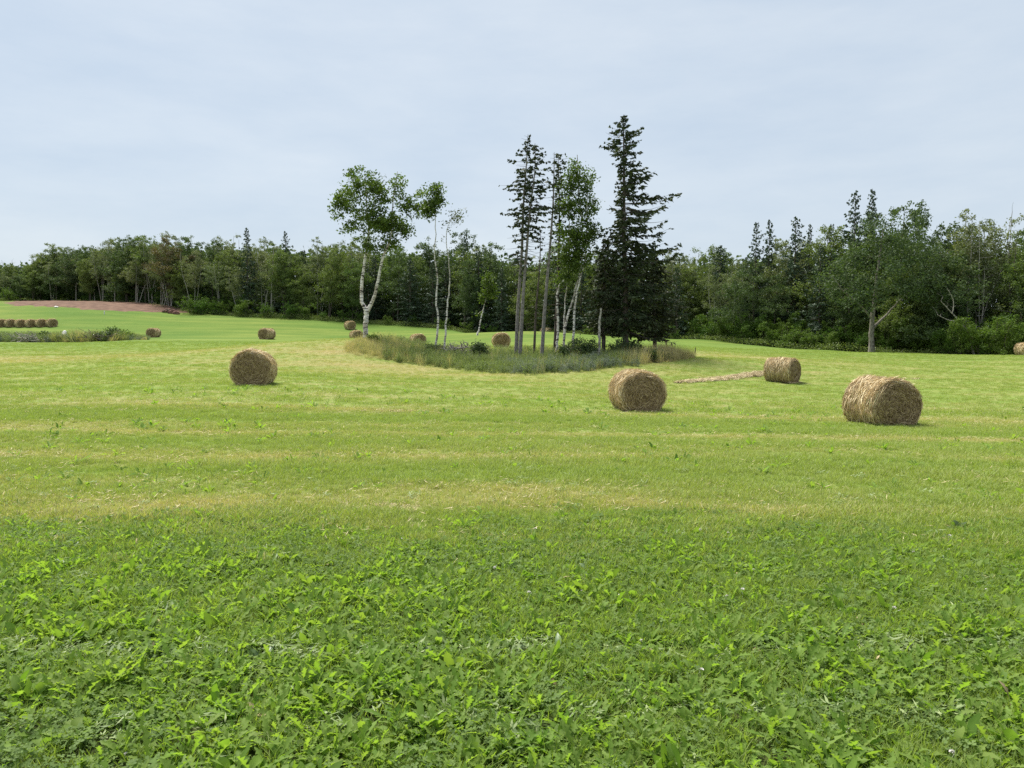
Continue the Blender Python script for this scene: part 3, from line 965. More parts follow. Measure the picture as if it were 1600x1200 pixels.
custom_broadleaf('birch_tree', 'leafy white birch clump of several leaning stems between the bare spruce and the big spruce', 'tree', 890, 530, 46.5,
    [([(869, 530), (872, 500), (871, 468), (874, 448), (882, 436)], .085, .05),
     ([(882, 530, .2), (884, 505, .2), (892, 480, .2), (900, 450, .2), (907, 420), (910, 360), (903, 290), (902, 242)], .08, .02),
     ([(896, 531, -.2), (897, 500, -.2), (901, 460, -.2), (908, 430, -.2), (915, 400, 0), (917, 350), (918, 300)], .085, .02),
     ([(880, 528, .5), (882, 490, .5), (884, 458, .5), (888, 430, .5), (890, 380), (888, 320)], .05, .02)],
    [(903, 252, 12, 18), (901, 270, 16, 16), (892, 290, 18, 20), (915, 290, 15, 20), (888, 325, 20, 24), (918, 325, 18, 26), (900, 370, 34, 26), (925, 365, 13, 24), (905, 405, 28, 22), (875, 435, 17, 16), (890, 420, 14, 18), (925, 410, 10, 14), (880, 400, 10, 16)],
    BL, M['birch_bark'], 280, 34, .16, .34, .45, .018, 1.0, M['bark_dark'])
custom_broadleaf('birch_tree', 'short broken birch stem in front of the big dark spruce', 'dead tree', 936, 528, 44.3,
    [([(936, 531), (937, 515), (937, 498), (939, 482)], .10, .05)], [(941, 478, 4, 6)], BL, M['bark_pale'], 9, 2, .1, .3, .6, .02, .1, M['dead_wood'])


def custom_conifer(label, bx, by, D, top, trunk_px, Lf, zlo, zhi, nbr, r0, mat, bark, **kw):
    base = P(bx, by, D); base[2] = float(gz(base[0], base[1])) - .05
    tp = [tuple(P(a, b, D) - base) for a, b in trunk_px]
    tp[0] = (tp[0][0], 0, -.1)
    H = tp[-1][2]
    z0 = (P(bx, zlo, D) - base)[2]; z1 = (P(bx, zhi, D) - base)[2]
    tb, bb, nb = conifer(H, Lf, z0, z1, nbr, r0, trunk_pts=tp, **kw)
    parts = [('trunk', tb.mesh('trunk', bark, True), None), ('branches', bb.mesh('branches', M['bark_dark'], True), 'stuff'), ('crown', nb.mesh('crown', mat), None)]
    return plant_tree('spruce_tree', label, 'tree', base, parts)


def prof(pts_r, pts_l, ppm, back=.75):
    """branch length from photo half-widths right and left of the trunk, in px, at t"""
    tr, wr = zip(*pts_r); tl, wl_ = zip(*pts_l)
    def f(t, az):
        c = cos(az)
        r = np.interp(t, tr, wr) / ppm; l_ = np.interp(t, tl, wl_) / ppm
        w = (r + l_) / 2 * back
        return float(w + (r - w) * max(c, 0) ** .45 + (l_ - w) * max(-c, 0) ** .45)
    return f


PPM = FPX / 46.0
SP, SO = M['spruce_needle'], M['spruce_old']
# big spruce: crown from y=520 (t=0) to y=182 (t=1)
custom_conifer('tallest big dark spruce dense below and gappy above at the right end of the copse', 976, 541, 46, 180,
    [(978, 541), (977, 450), (975, 350), (975, 260), (974, 181)],
    prof([(0, 66), (.2, 84), (.43, 92), (.5, 80), (.57, 76), (.67, 54), (.77, 38), (.81, 20), (.85, 32), (.93, 26), (1, 3)],
         [(0, 40), (.2, 46), (.43, 42), (.5, 28), (.57, 22), (.67, 16), (.77, 22), (.85, 32), (.93, 28), (1, 3)], PPM, .6),
    520, 182, 335, .19, SP, M['bark_dark'], elev=lambda t: -12 + 20 * t, spray=.46, dens=1.4, tipup=.75, thin=lambda t, az: .08 if t < .5 else .15, needle_w=.075)
custom_conifer('shorter dark spruce with low drooping boughs just left of the big spruce', 945, 541, 47.2, 372,
    [(943, 541), (944, 470), (946, 372)],
    prof([(0, 34), (.3, 44), (.7, 30), (1, 4)], [(0, 30), (.3, 34), (.7, 22), (1, 4)], PPM), 522, 374, 175, .13, SO, M['bark_dark'],
    elev=lambda t: -8 + 16 * t, spray=.42, dens=1.2, tipup=.3)
custom_conifer('shorter dark spruce filling the low right side of the big spruce', 1022, 543, 47.5, 395,
    [(1024, 543), (1022, 470), (1020, 388)],
    prof([(0, 40), (.3, 48), (.7, 42), (1, 6)], [(0, 40), (.3, 44), (.7, 30), (1, 4)], PPM), 526, 390, 185, .13, SO, M['bark_dark'],
    elev=lambda t: -8 + 16 * t, spray=.42, dens=1.2, tipup=.3)
# the two bare-stemmed spruces standing together
LW = prof([(0, 28), (.3, 34), (.55, 40), (.8, 26), (1, 4)], [(0, 10), (.3, 18), (.55, 24), (.8, 16), (1, 3)], PPM)
LL = prof([(0, 20), (.3, 18), (.55, 18), (.8, 12), (1, 3)], [(0, 34), (.1, 22), (.3, 28), (.55, 36), (.8, 26), (1, 6)], PPM)
custom_conifer('left one of the paired tall spruces with bare grey stems and flat-topped crown', 807, 545, 46, 212,
    [(806, 545), (810, 470), (815, 400), (818, 320), (823, 250), (825, 210)], LL, 425, 212, 150, .115, SP, M['bark_spruce'],
    elev=lambda t: -12 + 22 * t, spray=.36, dens=1.3, tipup=.35, thin=lambda t, az: .75 if t < .28 else .12)
custom_conifer('right one of the paired tall spruces with bare grey stems, slightly shorter', 813, 546, 45.4, 224,
    [(812, 546), (817, 470), (823, 390), (829, 320), (836, 262), (836, 224)], LW, 430, 226, 150, .115, SP, M['bark_spruce'],
    elev=lambda t: -10 + 22 * t, spray=.36, dens=1.3, tipup=.35, thin=lambda t, az: .75 if t < .28 else .1)
custom_conifer('thin dead-looking spruce pole with few side twigs between the paired spruces and leaning stem', 834, 546, 46.8, 365,
    [(834, 546), (838, 480), (843, 420), (845, 362)], prof([(0, 16), (1, 10)], [(0, 18), (1, 14)], PPM), 520, 364, 60, .075, SO, M['bark_dark'],
    elev=lambda t: -6, spray=.2, dens=.5, thin=lambda t, az: .8)
custom_conifer('tall bare stem leaning right with foliage only at its top right side', 847, 545, 45.6, 237,
    [(846, 545), (853, 460), (860, 380), (865, 300), (866, 238)],
    prof([(0, 6), (.4, 16), (.7, 22), (.95, 26), (1, 10)], [(0, 22), (.4, 10), (.7, 8), (1, 6)], PPM), 420, 238, 100, .11, SP, M['bark_spruce'],
    elev=lambda t: 0 + 10 * t, spray=.32, dens=1.2, tipup=.3, thin=lambda t, az: .15 if cos(az) > .2 and t > .4 else .8)
custom_conifer('narrow dark spruce squeezed between the leaning stem and the leafy birch clump', 872, 545, 47.4, 238,
    [(866, 545), (872, 440), (874, 340), (872, 240)],
    prof([(0, 14), (.4, 18), (.8, 18), (1, 4)], [(0, 20), (.4, 14), (.8, 12), (1, 4)], PPM), 500, 240, 120, .10, SP, M['bark_dark'],
    elev=lambda t: -2 + 10 * t, spray=.30, dens=1.0, tipup=.3, thin=lambda t, az: .55 if t < .45 else .1)


# low shrubs on the copse mound
def custom_shrub(label, px, py, D, w, h, mat, n=26, leaf=.11, name='shrub', nleaf=34, cr=.22):
    ppm = FPX / D
    base = P(px, py, D); base[2] = float(gz(base[0], base[1])) - .05
    W, H = w / ppm / 2, h / ppm
    st = [([(R.uniform(-.1, .1), R.uniform(-.1, .1), 0), (R.uniform(-.5, .5) * W, R.uniform(-.4, .4) * W, H * .5), (R.uniform(-.8, .8) * W, R.uniform(-.6, .6) * W, H * .85)], .02, .006) for _ in range(4)]
    bl = [(R.uniform(-.5, .5) * W, R.uniform(-.4, .4) * W, H * R.uniform(.35, .7), W * .6, W * .6, H * .36) for _ in range(4)]
    sm, br, lf = broadleaf(st, bl, n, cr, nleaf, leaf, .1, .008)
    tm = sm[0]
    for x in sm[1:]: tm.add(np.concatenate(x.V), np.concatenate(x.Q))
    tm.add(np.concatenate(br.V), np.concatenate(br.Q))
    return plant_tree(name, label, 'shrub', base, [('stems', tm.mesh('stems', M['bark_dark']), 'stuff'), ('foliage', lf.mesh('foliage', mat), None)])


custom_shrub('small leafy shrub at the foot of the forked birch', 586, 532, 48, 26, 16, M['shrub'])
custom_shrub('low dark green shrub at the foot of the two thin birches', 683, 534, 46.5, 40, 20, M['wood_deep'], 34)
custom_shrub('round dark fir-green shrub just left of the bale behind the copse', 751, 538, 46, 34, 28, M['wood_deep'], 40)
for i, (a, w, h, lb) in enumerate(((895, 60, 34, 'dark shrub under the leafy birch clump'), (928, 56, 38, 'dark shrub left of the big spruce trunk'),
                               (962, 56, 36, 'dark shrub in front of the big spruce trunk'), (990, 40, 26, 'dark shrub right of the big spruce trunk'))):
    custom_shrub(lb, a, 543, 44.2 + .3 * i, w, h, M['wood_deep'], 60)
custom_shrub('small dark weed bush standing in the tan grass at the right end of the copse', 1019, 566, 42, 20, 26, M['wood_deep'], 22)
custom_shrub('tiny dark weed clump right of the small weed bush in the tan grass', 1042, 560, 43, 10, 15, M['wood_deep'], 10)

# brush pile in the copse, brush pile at left
def brush(name, label, px, py, D, w, h, n, rad=.03, mat='dead_wood', curl=.3, lens=(.8, 2.0)):
    ppm = FPX / D
    base = P(px, py, D); base[2] = float(gz(base[0], base[1]))
    e = tag(empty(name, base), label, 'brush pile')
    W, H = w / ppm / 2, h / ppm
    for i in range(n):
        mb = MB()
        L = R.uniform(*lens); a = R.uniform(0, 2 * pi); el = R.uniform(-.12, .55)
        c = np.array([R.uniform(-1, 1) * W * .8, R.uniform(-.6, .6), H * R.uniform(.1, .55)])
        d = np.array([cos(a) * cos(el), sin(a) * cos(el) * .6, sin(el)])
        t = np.linspace(-.5, .5, 6)[:, None]
        ln = c + d * t * L + np.array([0, 0, 1]) * curl * L * (t ** 2) * R.uniform(-.3, 1) + R.normal(0, .03, (6, 3))
        ln[:, 2] = np.maximum(ln[:, 2], .0)
        r = rad * R.uniform(.5, 1.5)
        tube(mb, ln, np.linspace(r, r * .4, 6), 5, .5, .1)
        for _ in range(3):
            k = R.integers(2, 6); q = ln[min(k, 5)]
            dd = R.normal(0, 1, 3); dd[2] = abs(dd[2]) * .7; dd /= np.linalg.norm(dd)
            l2 = R.uniform(.2, .6)
            tube(mb, [q, q + dd * l2 * .5 + R.normal(0, .04, 3), q + dd * l2], [r * .5, r * .35, r * .15], 4)
        obj('branch', mb.mesh('branch', M[mat], True), e)
    return e


brush('brush_pile', 'heap of grey branches and roots in the copse right of the thin birches', 722, 545, 46.5, 60, 28, 26, .05)
brush('brush_pile', 'tangle of pale dead branches in the rough strip at the left edge', 42, 531, 79.3, 50, 14, 18, .07, lens=(1.2, 3))
brush('brush_pile', 'dark twiggy branch heap in the middle of the left rough strip', 160, 530, 79, 50, 18, 16, .05, 'bark_dark', lens=(1.2, 3))


# ------------------------------------------------------------------ rock shapes and small far things
def lump(name, label, cat, px, py, D, w, h, mat, depth=None, kind_parts=None):
    ppm = FPX / D
    base = P(px, py, D); base[2] = float(gz(base[0], base[1])) - .03
    W, H = w / ppm / 2, h / ppm
    me = bpy.data.meshes.new(name)
    import bmesh
    bm = bmesh.new()
    bmesh.ops.create_icosphere(bm, subdivisions=3, radius=1.0)
    for v in bm.verts:
        s = 1 + .35 * (mathutils.noise.noise(v.co * 1.3 + mathutils.Vector((px, py, 0))))
        v.co = v.co * s
        v.co.x *= W; v.co.y *= (depth or W); v.co.z = max(v.co.z, -.3) * H / 1.3 + H * .25
    bm.to_mesh(me); bm.free()
    me.materials.append(mat)
    o = obj(name, me, None, base)
    return tag(o, label, cat)


ROCKW = noise_mat('pale_rock', (0.55, 0.52, 0.48), (0.80, 0.78, 0.74), 3)
ROCKG = noise_mat('grey_rock', (0.22, 0.21, 0.20), (0.42, 0.40, 0.37), 4)
lump('boulder', 'white boulder top showing above the left rough strip', 'boulder', 100, 522, 82, 12, 17, ROCKW)
lump('boulder', 'grey boulder just left of the white one in the rough strip', 'boulder', 90, 522, 81, 14, 11, ROCKG)
lump('boulder', 'small dark grey boulder just right of the white one', 'boulder', 109, 523, 81.4, 10, 11, ROCKG)
bx_, by_, bz_ = hit(88, 480.5)
lump('stone', 'pale flat stone lying on the left part of the red soil', 'stone', 88, 480.5, by_, 6, 2.5, ROCKW)
SOILD = noise_mat('dark_red_soil', (0.10, 0.05, 0.04), (0.24, 0.13, 0.10), 2.5, bump=1)
bx_, by_, bz_ = hit(266, 489.5)
e = tag(empty('stump_heap', (bx_, by_, bz_)), 'heap of reddish uprooted stumps at the right end of the red soil', 'stump heap')
for i in range(9):
    l_ = lump('clod', None, None, 256 + i * 2.6 + R.uniform(-1, 1), 490 - R.uniform(0, 1), by_ + R.uniform(-1, 1), 8, 5 + R.uniform(0, 3) * (1 - abs(i - 4) / 5), SOILD)
    l_.location = l_.location - e.location
    l_.parent = e
for i in range(6):
    mb = MB(); a = R.uniform(0, 2 * pi); q = np.array([R.uniform(-1.1, 1.1), R.uniform(-.4, .4), .3])
    tube(mb, [q, q + [cos(a) * .5, sin(a) * .3, .35], q + [cos(a) * 1.0, sin(a) * .4, .3 + R.uniform(-.2, .5)]], [.08, .06, .03], 5)
    obj('root', mb.mesh('root', M['bark_dark'], True), e)


def post(name, label, px, py, h, w, mat, cat='stake'):
    x, y, z = hit(px, py)
    mb = MB()
    H = h * y / FPX; W = w * y / FPX / 2
    tube(mb, [(0, 0, -.1), (0.01, 0, H * .5), (.02, 0, H * .97), (.02, 0, H)], [W, W * .95, W * .9, W * .1], 8)
    return tag(obj(name, mb.mesh(name, mat, True), None, (x, y, z)), label, cat)


post('stake', 'small white marker stake in the grass just below the red soil', 163, 491, 5, 1.6, ROCKW)
post('fence_post', 'lone thin dark post in the mown grass right of the copse', 1086, 553, 10, 1.5, M['bark_dark'], 'post')


# ------------------------------------------------------------------ hay bales
def straw_mat(name, a, b, c):
    m, n, l, out = new_mat(name)
    at = n.new('ShaderNodeAttribute'); at.attribute_name = 'tint'
    rp = n.new('ShaderNodeValToRGB')
    rp.color_ramp.elements[0].position = 0; rp.color_ramp.elements[0].color = (*a, 1)
    rp.color_ramp.elements[1].position = 1; rp.color_ramp.elements[1].color = (*c, 1)
    e_ = rp.color_ramp.elements.new(.5); e_.color = (*b, 1)
    l.new(at.outputs['Fac'], rp.inputs[0])
    bs = n.new('ShaderNodeBsdfPrincipled'); bs.inputs['Roughness'].default_value = .6; bs.inputs['Specular IOR Level'].default_value = .25
    l.new(rp.outputs[0], bs.inputs['Base Color']); l.new(bs.outputs[0], out.inputs['Surface'])
    return m


M['straw'] = straw_mat('straw', (0.29, 0.205, 0.11), (0.60, 0.47, 0.27), (0.86, 0.74, 0.48))
M['bale_core'] = noise_mat('bale_core', (0.15, 0.105, 0.06), (0.40, 0.30, 0.18), 14, (1, 1, 1), 6, bump=.8, dist=1.0)
BR, BLN = .645, 1.26


def bale_parts(nside, nend, seed, strand_w=.013, strand_l=.6):
    r = np.random.default_rng(seed)
    # core: axis along local Y, sagging onto the ground
    nu, nv = 64, 26
    a = np.linspace(0, 2 * pi, nu, endpoint=False)
    prof_ = [(-.5, .0), (-.505, .25), (-.51, .55), (-.505, .8), (-.49, .93), (-.455, .99), (-.3, 1.02), (-.15, 1.0), (0, 1.015), (.15, 1.0), (.3, 1.02), (.455, .99), (.49, .93), (.505, .8), (.51, .55), (.505, .25), (.5, 0)]
    V = []
    def shape(x, y, z):
        # x,z in the round plane, y along the axis ; sag
        zz_ = z * .965
        k = np.clip((-zz_ - .40) / .26, 0, 1)
        zz_ = np.where(zz_ < -.53, -.53 + (zz_ + .53) * .3, zz_) + .03 * np.sin(x * 5 + seed) + .02 * np.sin(y * 7 + seed * 2)
        xx_ = x * (1.02 + .04 * k)
        return np.stack([xx_, y, zz_ + .57], -1)
    rows_ = []
    for yy_, rr_ in prof_:
        rad = BR * rr_ * (1 + .025 * (vnoise(a * 3, np.full(nu, yy_ * 6 + seed), seed) - .5) * 2 + .03 * (vnoise(np.cos(a) * 2 + 5, np.sin(a) * 2 + yy_ * 2 + 9, seed) - .5))
        yv = BLN * yy_ + .05 * (vnoise(np.cos(a) * rr_ * 3 + 7, np.sin(a) * rr_ * 3 + 3, seed + 3) - .5) * (abs(yy_) > .45)
        rows_.append(shape(rad * np.cos(a), yv, rad * np.sin(a)))
    Vc = np.concatenate(rows_)
    n_ = len(prof_)
    i = np.arange(n_ - 1)[:, None] * nu + np.arange(nu)[None]; j = np.arange(n_ - 1)[:, None] * nu + (np.arange(nu)[None] + 1) % nu
    Q = np.stack([i, j, j + nu, i + nu], -1).reshape(-1, 4)
    mb = MB(); mb.add(Vc, Q)
    core = mb.mesh('bale_core', M['bale_core'], True)
    st = MB()
    ns = 5
    def ribbon(C, tint, w):
        # C (n, ns, 3) centre lines
        n = len(C)
        T = np.gradient(C, axis=1)
        S = np.cross(T, r.normal(size=(n, 1, 3))); S /= np.linalg.norm(S, axis=2)[..., None] + 1e-9
        wv = (w * r.uniform(.6, 1.5, n))[:, None, None] * np.array([.6, 1, 1, .9, .3])[None, :, None]
        Vv = np.stack([C - S * wv / 2, C + S * wv / 2], 2).reshape(n, ns * 2, 3)
        b = np.arange(n)[:, None, None] * ns * 2 + np.arange(ns - 1)[None, :, None] * 2 + np.array([0, 1, 3, 2])[None, None]
        st.add(Vv.reshape(-1, 3), b.reshape(-1, 4), None, np.repeat(tint, ns * 2))
    # strands wound round the side; locks of hay share a direction
    def locks(n, fn):
        nl = max(1, n // 14)
        return fn(nl)
    nl = nside // 8
    a0 = r.uniform(0, 2 * pi, nl); y0 = r.uniform(-.5, .5, nl) * BLN
    tl = r.uniform(0.05, .95, nl); sk = r.normal(0, .3, nl); dl = r.uniform(.5, 1.5, nl)
    k = np.repeat(np.arange(nl), 8); n = len(k)
    L = strand_l * dl[k] * r.uniform(.5, 1.3, n)
    s = np.linspace(-.5, .5, ns)[None]
    aa = a0[k][:, None] + r.normal(0, .06, n)[:, None] + s * (L / BR)[:, None]
    yy_ = y0[k][:, None] + r.normal(0, .022, n)[:, None] + s * (L * (sk[k] + r.normal(0, .10, n)))[:, None]
    yy_ = np.clip(yy_, -.53 * BLN, .53 * BLN)
    lift = r.uniform(-.004, .022, n)[:, None] + np.abs(s) * (r.uniform(0, 1, n) ** 8 * .22)[:, None] * (r.uniform(0, 1, n) > .3)[:, None]
    rad = BR * (1 - .10 * np.clip((np.abs(yy_) / BLN - .44) / .07, 0, 1.3) ** 2) * 1.012 + lift
    C = shape(rad * np.cos(aa), yy_, rad * np.sin(aa)); C = np.stack([C[..., 0], C[..., 1], C[..., 2]], -1)
    ribbon(C, np.clip(tl[k] + r.uniform(-.12, .15, n), 0, 1), strand_w)
    # ends: spiralling, matted; strand tints lowered to paint in their shade
    for sg in (-1, 1):
        nl = nend // 8
        rr = np.sqrt(r.uniform(0, 1, nl)) * BR * .97; a0 = r.uniform(0, 2 * pi, nl)
        tl = np.clip(r.uniform(-.2, .38, nl) + .09 * np.sin(rr * 30 + a0 + 3 * vnoise(rr * 5, a0 * 2, 5)), 0, .75); turn = r.normal(0, .5, nl)
        k = np.repeat(np.arange(nl), 8); n = len(k)
        cx = rr[k] * np.cos(a0[k]) + r.normal(0, .02, n); cz = rr[k] * np.sin(a0[k]) + r.normal(0, .02, n)
        ang = np.arctan2(cz, cx) + pi / 2 + turn[k] + r.normal(0, .12, n)
        L = strand_l * .6 * r.uniform(.4, 1.3, n)
        curv = (1.0 / np.maximum(np.hypot(cx, cz), .12))
        th = ang[:, None] + s * (L * curv)[:, None]
        x_ = cx[:, None] + np.cos(th) * s * L[:, None]; z_ = cz[:, None] + np.sin(th) * s * L[:, None]
        q = np.hypot(x_, z_); f = np.minimum(1, BR * .99 / np.maximum(q, 1e-6)); x_ *= f; z_ *= f
        edge_ = np.clip((np.hypot(x_, z_) / BR - .82) / .18, 0, 1)
        y_ = sg * (BLN * (.51 - .045 * edge_ ** 2) + r.uniform(-.004, .03, n)[:, None] + np.abs(s) * (r.uniform(0, 1, n) ** 5 * .10)[:, None])
        C = shape(x_, y_, z_)
        ribbon(C, np.clip(tl[k] + r.uniform(-.1, .1, n), 0, 1), strand_w)
    # hay fringe on the ground
    n = nside // 14
    ang = r.uniform(-1, 1, n)
    side = r.choice([-1, 1], n)
    x_ = np.where(r.uniform(0, 1, n) < .5, side * BR * .62 * r.uniform(.9, 1.15, n), r.uniform(-.5, .5, n))
    y_ = np.where(np.abs(x_) > .5, r.uniform(-.52, .52, n) * BLN, side * BLN * .52 * r.uniform(.98, 1.08, n))
    L = r.uniform(.08, .3, n); th = r.uniform(0, 2 * pi, n)
    C = np.stack([x_[:, None] + np.cos(th)[:, None] * s * L[:, None], y_[:, None] + np.sin(th)[:, None] * s * L[:, None], r.uniform(.01, .07, n)[:, None] + 0 * s], -1)
    ribbon(C, r.uniform(.2, .9, n), strand_w)
    return core, st.mesh('loose_hay', M['straw'])


BALE_NEAR = [bale_parts(16000, 9000, 3), bale_parts(16000, 9000, 4)]
BALE_FAR = [bale_parts(5200, 2200, 5, .03, .6)]


def bale(label, px, py, D, theta, near=None, sc=1.0, group=None, roll=0.0, dz=-.05):
    x, y, _z = P(px, py, D)
    z = float(gz(x, y)) + dz
    t = np.array([-x, -y]); t /= np.linalg.norm(t)
    rgt = np.array([-t[1], t[0]])
    th = radians(theta)
    nrm = cos(th) * t + sin(th) * rgt
    rz = math.atan2(nrm[1], nrm[0]) + pi / 2
    core, hay = BALE_NEAR[near] if near is not None else BALE_FAR[0]
    e = tag(empty('hay_bale', (x, y, z), rz, sc), label, 'hay bale', group)
    obj('bale_core', core, e)
    h = obj('loose_hay', hay, e); h['kind'] = 'stuff'
    return e


G = 'round hay bales lying on the field'
bale('largest and nearest round hay bale at the right, its end turned half right', 1376, 660, 19.3, 38, 0, 1.0, G)
bale('round hay bale in front of the copse, left of the largest bale', 995, 637, 22.5, 17, 1, 1.0, G)
bale('round hay bale alone in the left half of the field, end facing the viewer', 397, 598, 27.5, -10, 0, 1.02, G)
bale('pale round hay bale seen side-on at the end of the loose hay swath', 1222, 594, 37, 66, 1, 1.0, G)
bale('small far round bale right above the left lone bale, end turned left', 417, 529, 82, -38, None, 1.0, G)
bale('upper left one of the two tiny bales left of the forked birch trunk', 547, 519, 113, 25, None, 1.0, G)
bale('lower right one of the two tiny bales beside the forked birch trunk', 557, 530.5, 93, 20, None, 1.0, G)
bale('far round bale half hidden by copse grass between forked birch and thin birches', 653, 539, 80, 22, None, 1.02, G)
bale('round bale behind the copse seen left of the paired spruce stems', 783, 543, 62, 5, None, 1.0, G)
bale('tiny pale bale seen between the leaning stem and the birch clump', 853, 537, 108, 60, None, 1.0, G)
bale('far round bale at the right tip of the left rough strip', 240, 526.5, 98, -30, None, 1.0, G)
bale('round bale cut off by the right edge of the photo', 1602, 565, 69, 40, None, 1.0, G)
ords = ['rightmost', 'second from the right', 'third from the right', 'third from the left', 'second from the left', 'leftmost visible']
for i, px in enumerate((81, 64, 48, 32, 16, 1)):
    bale(ords[i] + ' bale of the long row at the far left', px, 511 - i * .2, 112, 20, None, .95, 'row of bales at the far left')


# ------------------------------------------------------------------ instanced ground cover
def scatter(name, label, cat, protos_, X, Y, S, dry=None, tilt=.15, sink=0.0):
    n = len(X)
    Z = gz(X, Y) - sink
    me = bpy.data.meshes.new(name)
    me.vertices.add(n)
    me.vertices.foreach_set('co', np.stack([X, Y, Z], -1).astype(np.float32).ravel())
    rot = np.stack([R.normal(0, tilt, n), R.normal(0, tilt, n), R.uniform(0, 2 * pi, n)], -1).astype(np.float32)
    a = me.attributes.new('rot', 'FLOAT_VECTOR', 'POINT'); a.data.foreach_set('vector', rot.ravel())
    a = me.attributes.new('scl', 'FLOAT', 'POINT'); a.data.foreach_set('value', np.asarray(S, dtype=np.float32))
    a = me.attributes.new('dry', 'FLOAT', 'POINT'); a.data.foreach_set('value', np.asarray(dry if dry is not None else np.zeros(n), dtype=np.float32))
    a = me.attributes.new('pick', 'INT', 'POINT'); a.data.foreach_set('value', R.integers(0, len(protos_), n).astype(np.int32))
    o = obj(name, me)
    tag(o, label, cat, kind='stuff')
    coll = bpy.data.collections.new(name + '_kinds')
    for i, pm in enumerate(protos_):
        coll.objects.link(bpy.data.objects.new(f'{name}_kind', pm))
    ng = bpy.data.node_groups.new(name, 'GeometryNodeTree')
    ng.interface.new_socket('Geometry', in_out='INPUT', socket_type='NodeSocketGeometry')
    ng.interface.new_socket('Geometry', in_out='OUTPUT', socket_type='NodeSocketGeometry')
    N, Lk = ng.nodes, ng.links
    gi, go = N.new('NodeGroupInput'), N.new('NodeGroupOutput')
    ci = N.new('GeometryNodeCollectionInfo'); ci.inputs['Collection'].default_value = coll
    ci.inputs['Separate Children'].default_value = True; ci.inputs['Reset Children'].default_value = True
    ip = N.new('GeometryNodeInstanceOnPoints'); ip.inputs['Pick Instance'].default_value = True
    def na(nm, tp):
        q = N.new('GeometryNodeInputNamedAttribute'); q.data_type = tp; q.inputs['Name'].default_value = nm
        return next(s_ for s_ in q.outputs if s_.enabled and s_.name == 'Attribute')
    er = N.new('FunctionNodeEulerToRotation')
    Lk.new(na('rot', 'FLOAT_VECTOR'), er.inputs[0])
    Lk.new(gi.outputs[0], ip.inputs['Points']); Lk.new(ci.outputs[0], ip.inputs['Instance'])
    Lk.new(na('pick', 'INT'), ip.inputs['Instance Index'])
    Lk.new(er.outputs[0], ip.inputs['Rotation']); Lk.new(na('scl', 'FLOAT'), ip.inputs['Scale'])
    Lk.new(ip.outputs[0], go.inputs[0])
    md = o.modifiers.new('scatter', 'NODES'); md.node_group = ng
    return o


def blades(n, rad, h, w, lean=.5, curve=.6, seed=0, tint=(0, 1), segs=4):
    r = np.random.default_rng(seed)
    a = r.uniform(0, 2 * pi, n); rr = rad * np.sqrt(r.uniform(0, 1, n))
    bx, by = rr * np.cos(a), rr * np.sin(a)
    az = r.uniform(0, 2 * pi, n); ln = r.uniform(0, 1, n) * lean; cv = r.uniform(.1, 1, n) * curve
    L = h * r.uniform(.45, 1.2, n)
    s = np.linspace(0, 1, segs + 1)
    hor = L[:, None] * (s[None] * np.sin(ln)[:, None] + cv[:, None] * s[None] ** 2 * .6)
    ver = L[:, None] * (s[None] * np.cos(ln)[:, None] - cv[:, None] * s[None] ** 2.4 * .35)
    C = np.stack([bx[:, None] + hor * np.cos(az)[:, None], by[:, None] + hor * np.sin(az)[:, None], ver], -1)
    sa = az + pi / 2 + r.normal(0, .5, n)
    S = np.stack([np.cos(sa), np.sin(sa), np.zeros(n)], -1)[:, None]
    wv = (w * r.uniform(.6, 1.3, n))[:, None] * np.array([.7, 1, .9, .6, .08])[None, :segs + 1]
    V = np.stack([C - S * wv[..., None] / 2, C + S * wv[..., None] / 2], 2).reshape(n, -1, 3)
    k = segs + 1
    Q = (np.arange(n)[:, None, None] * k * 2 + np.arange(segs)[None, :, None] * 2 + np.array([0, 1, 3, 2])[None, None]).reshape(-1, 4)
    t = np.repeat(r.uniform(*tint, n), k * 2)
    return V.reshape(-1, 3), Q, t


def tuft(n, rad, h, w, mat, seed, **kw):
    V, Q, t = blades(n, rad, h, w, seed=seed, **kw)
    mb = MB(); mb.add(V, Q, None, t)
    return mb.mesh('tuft', mat)


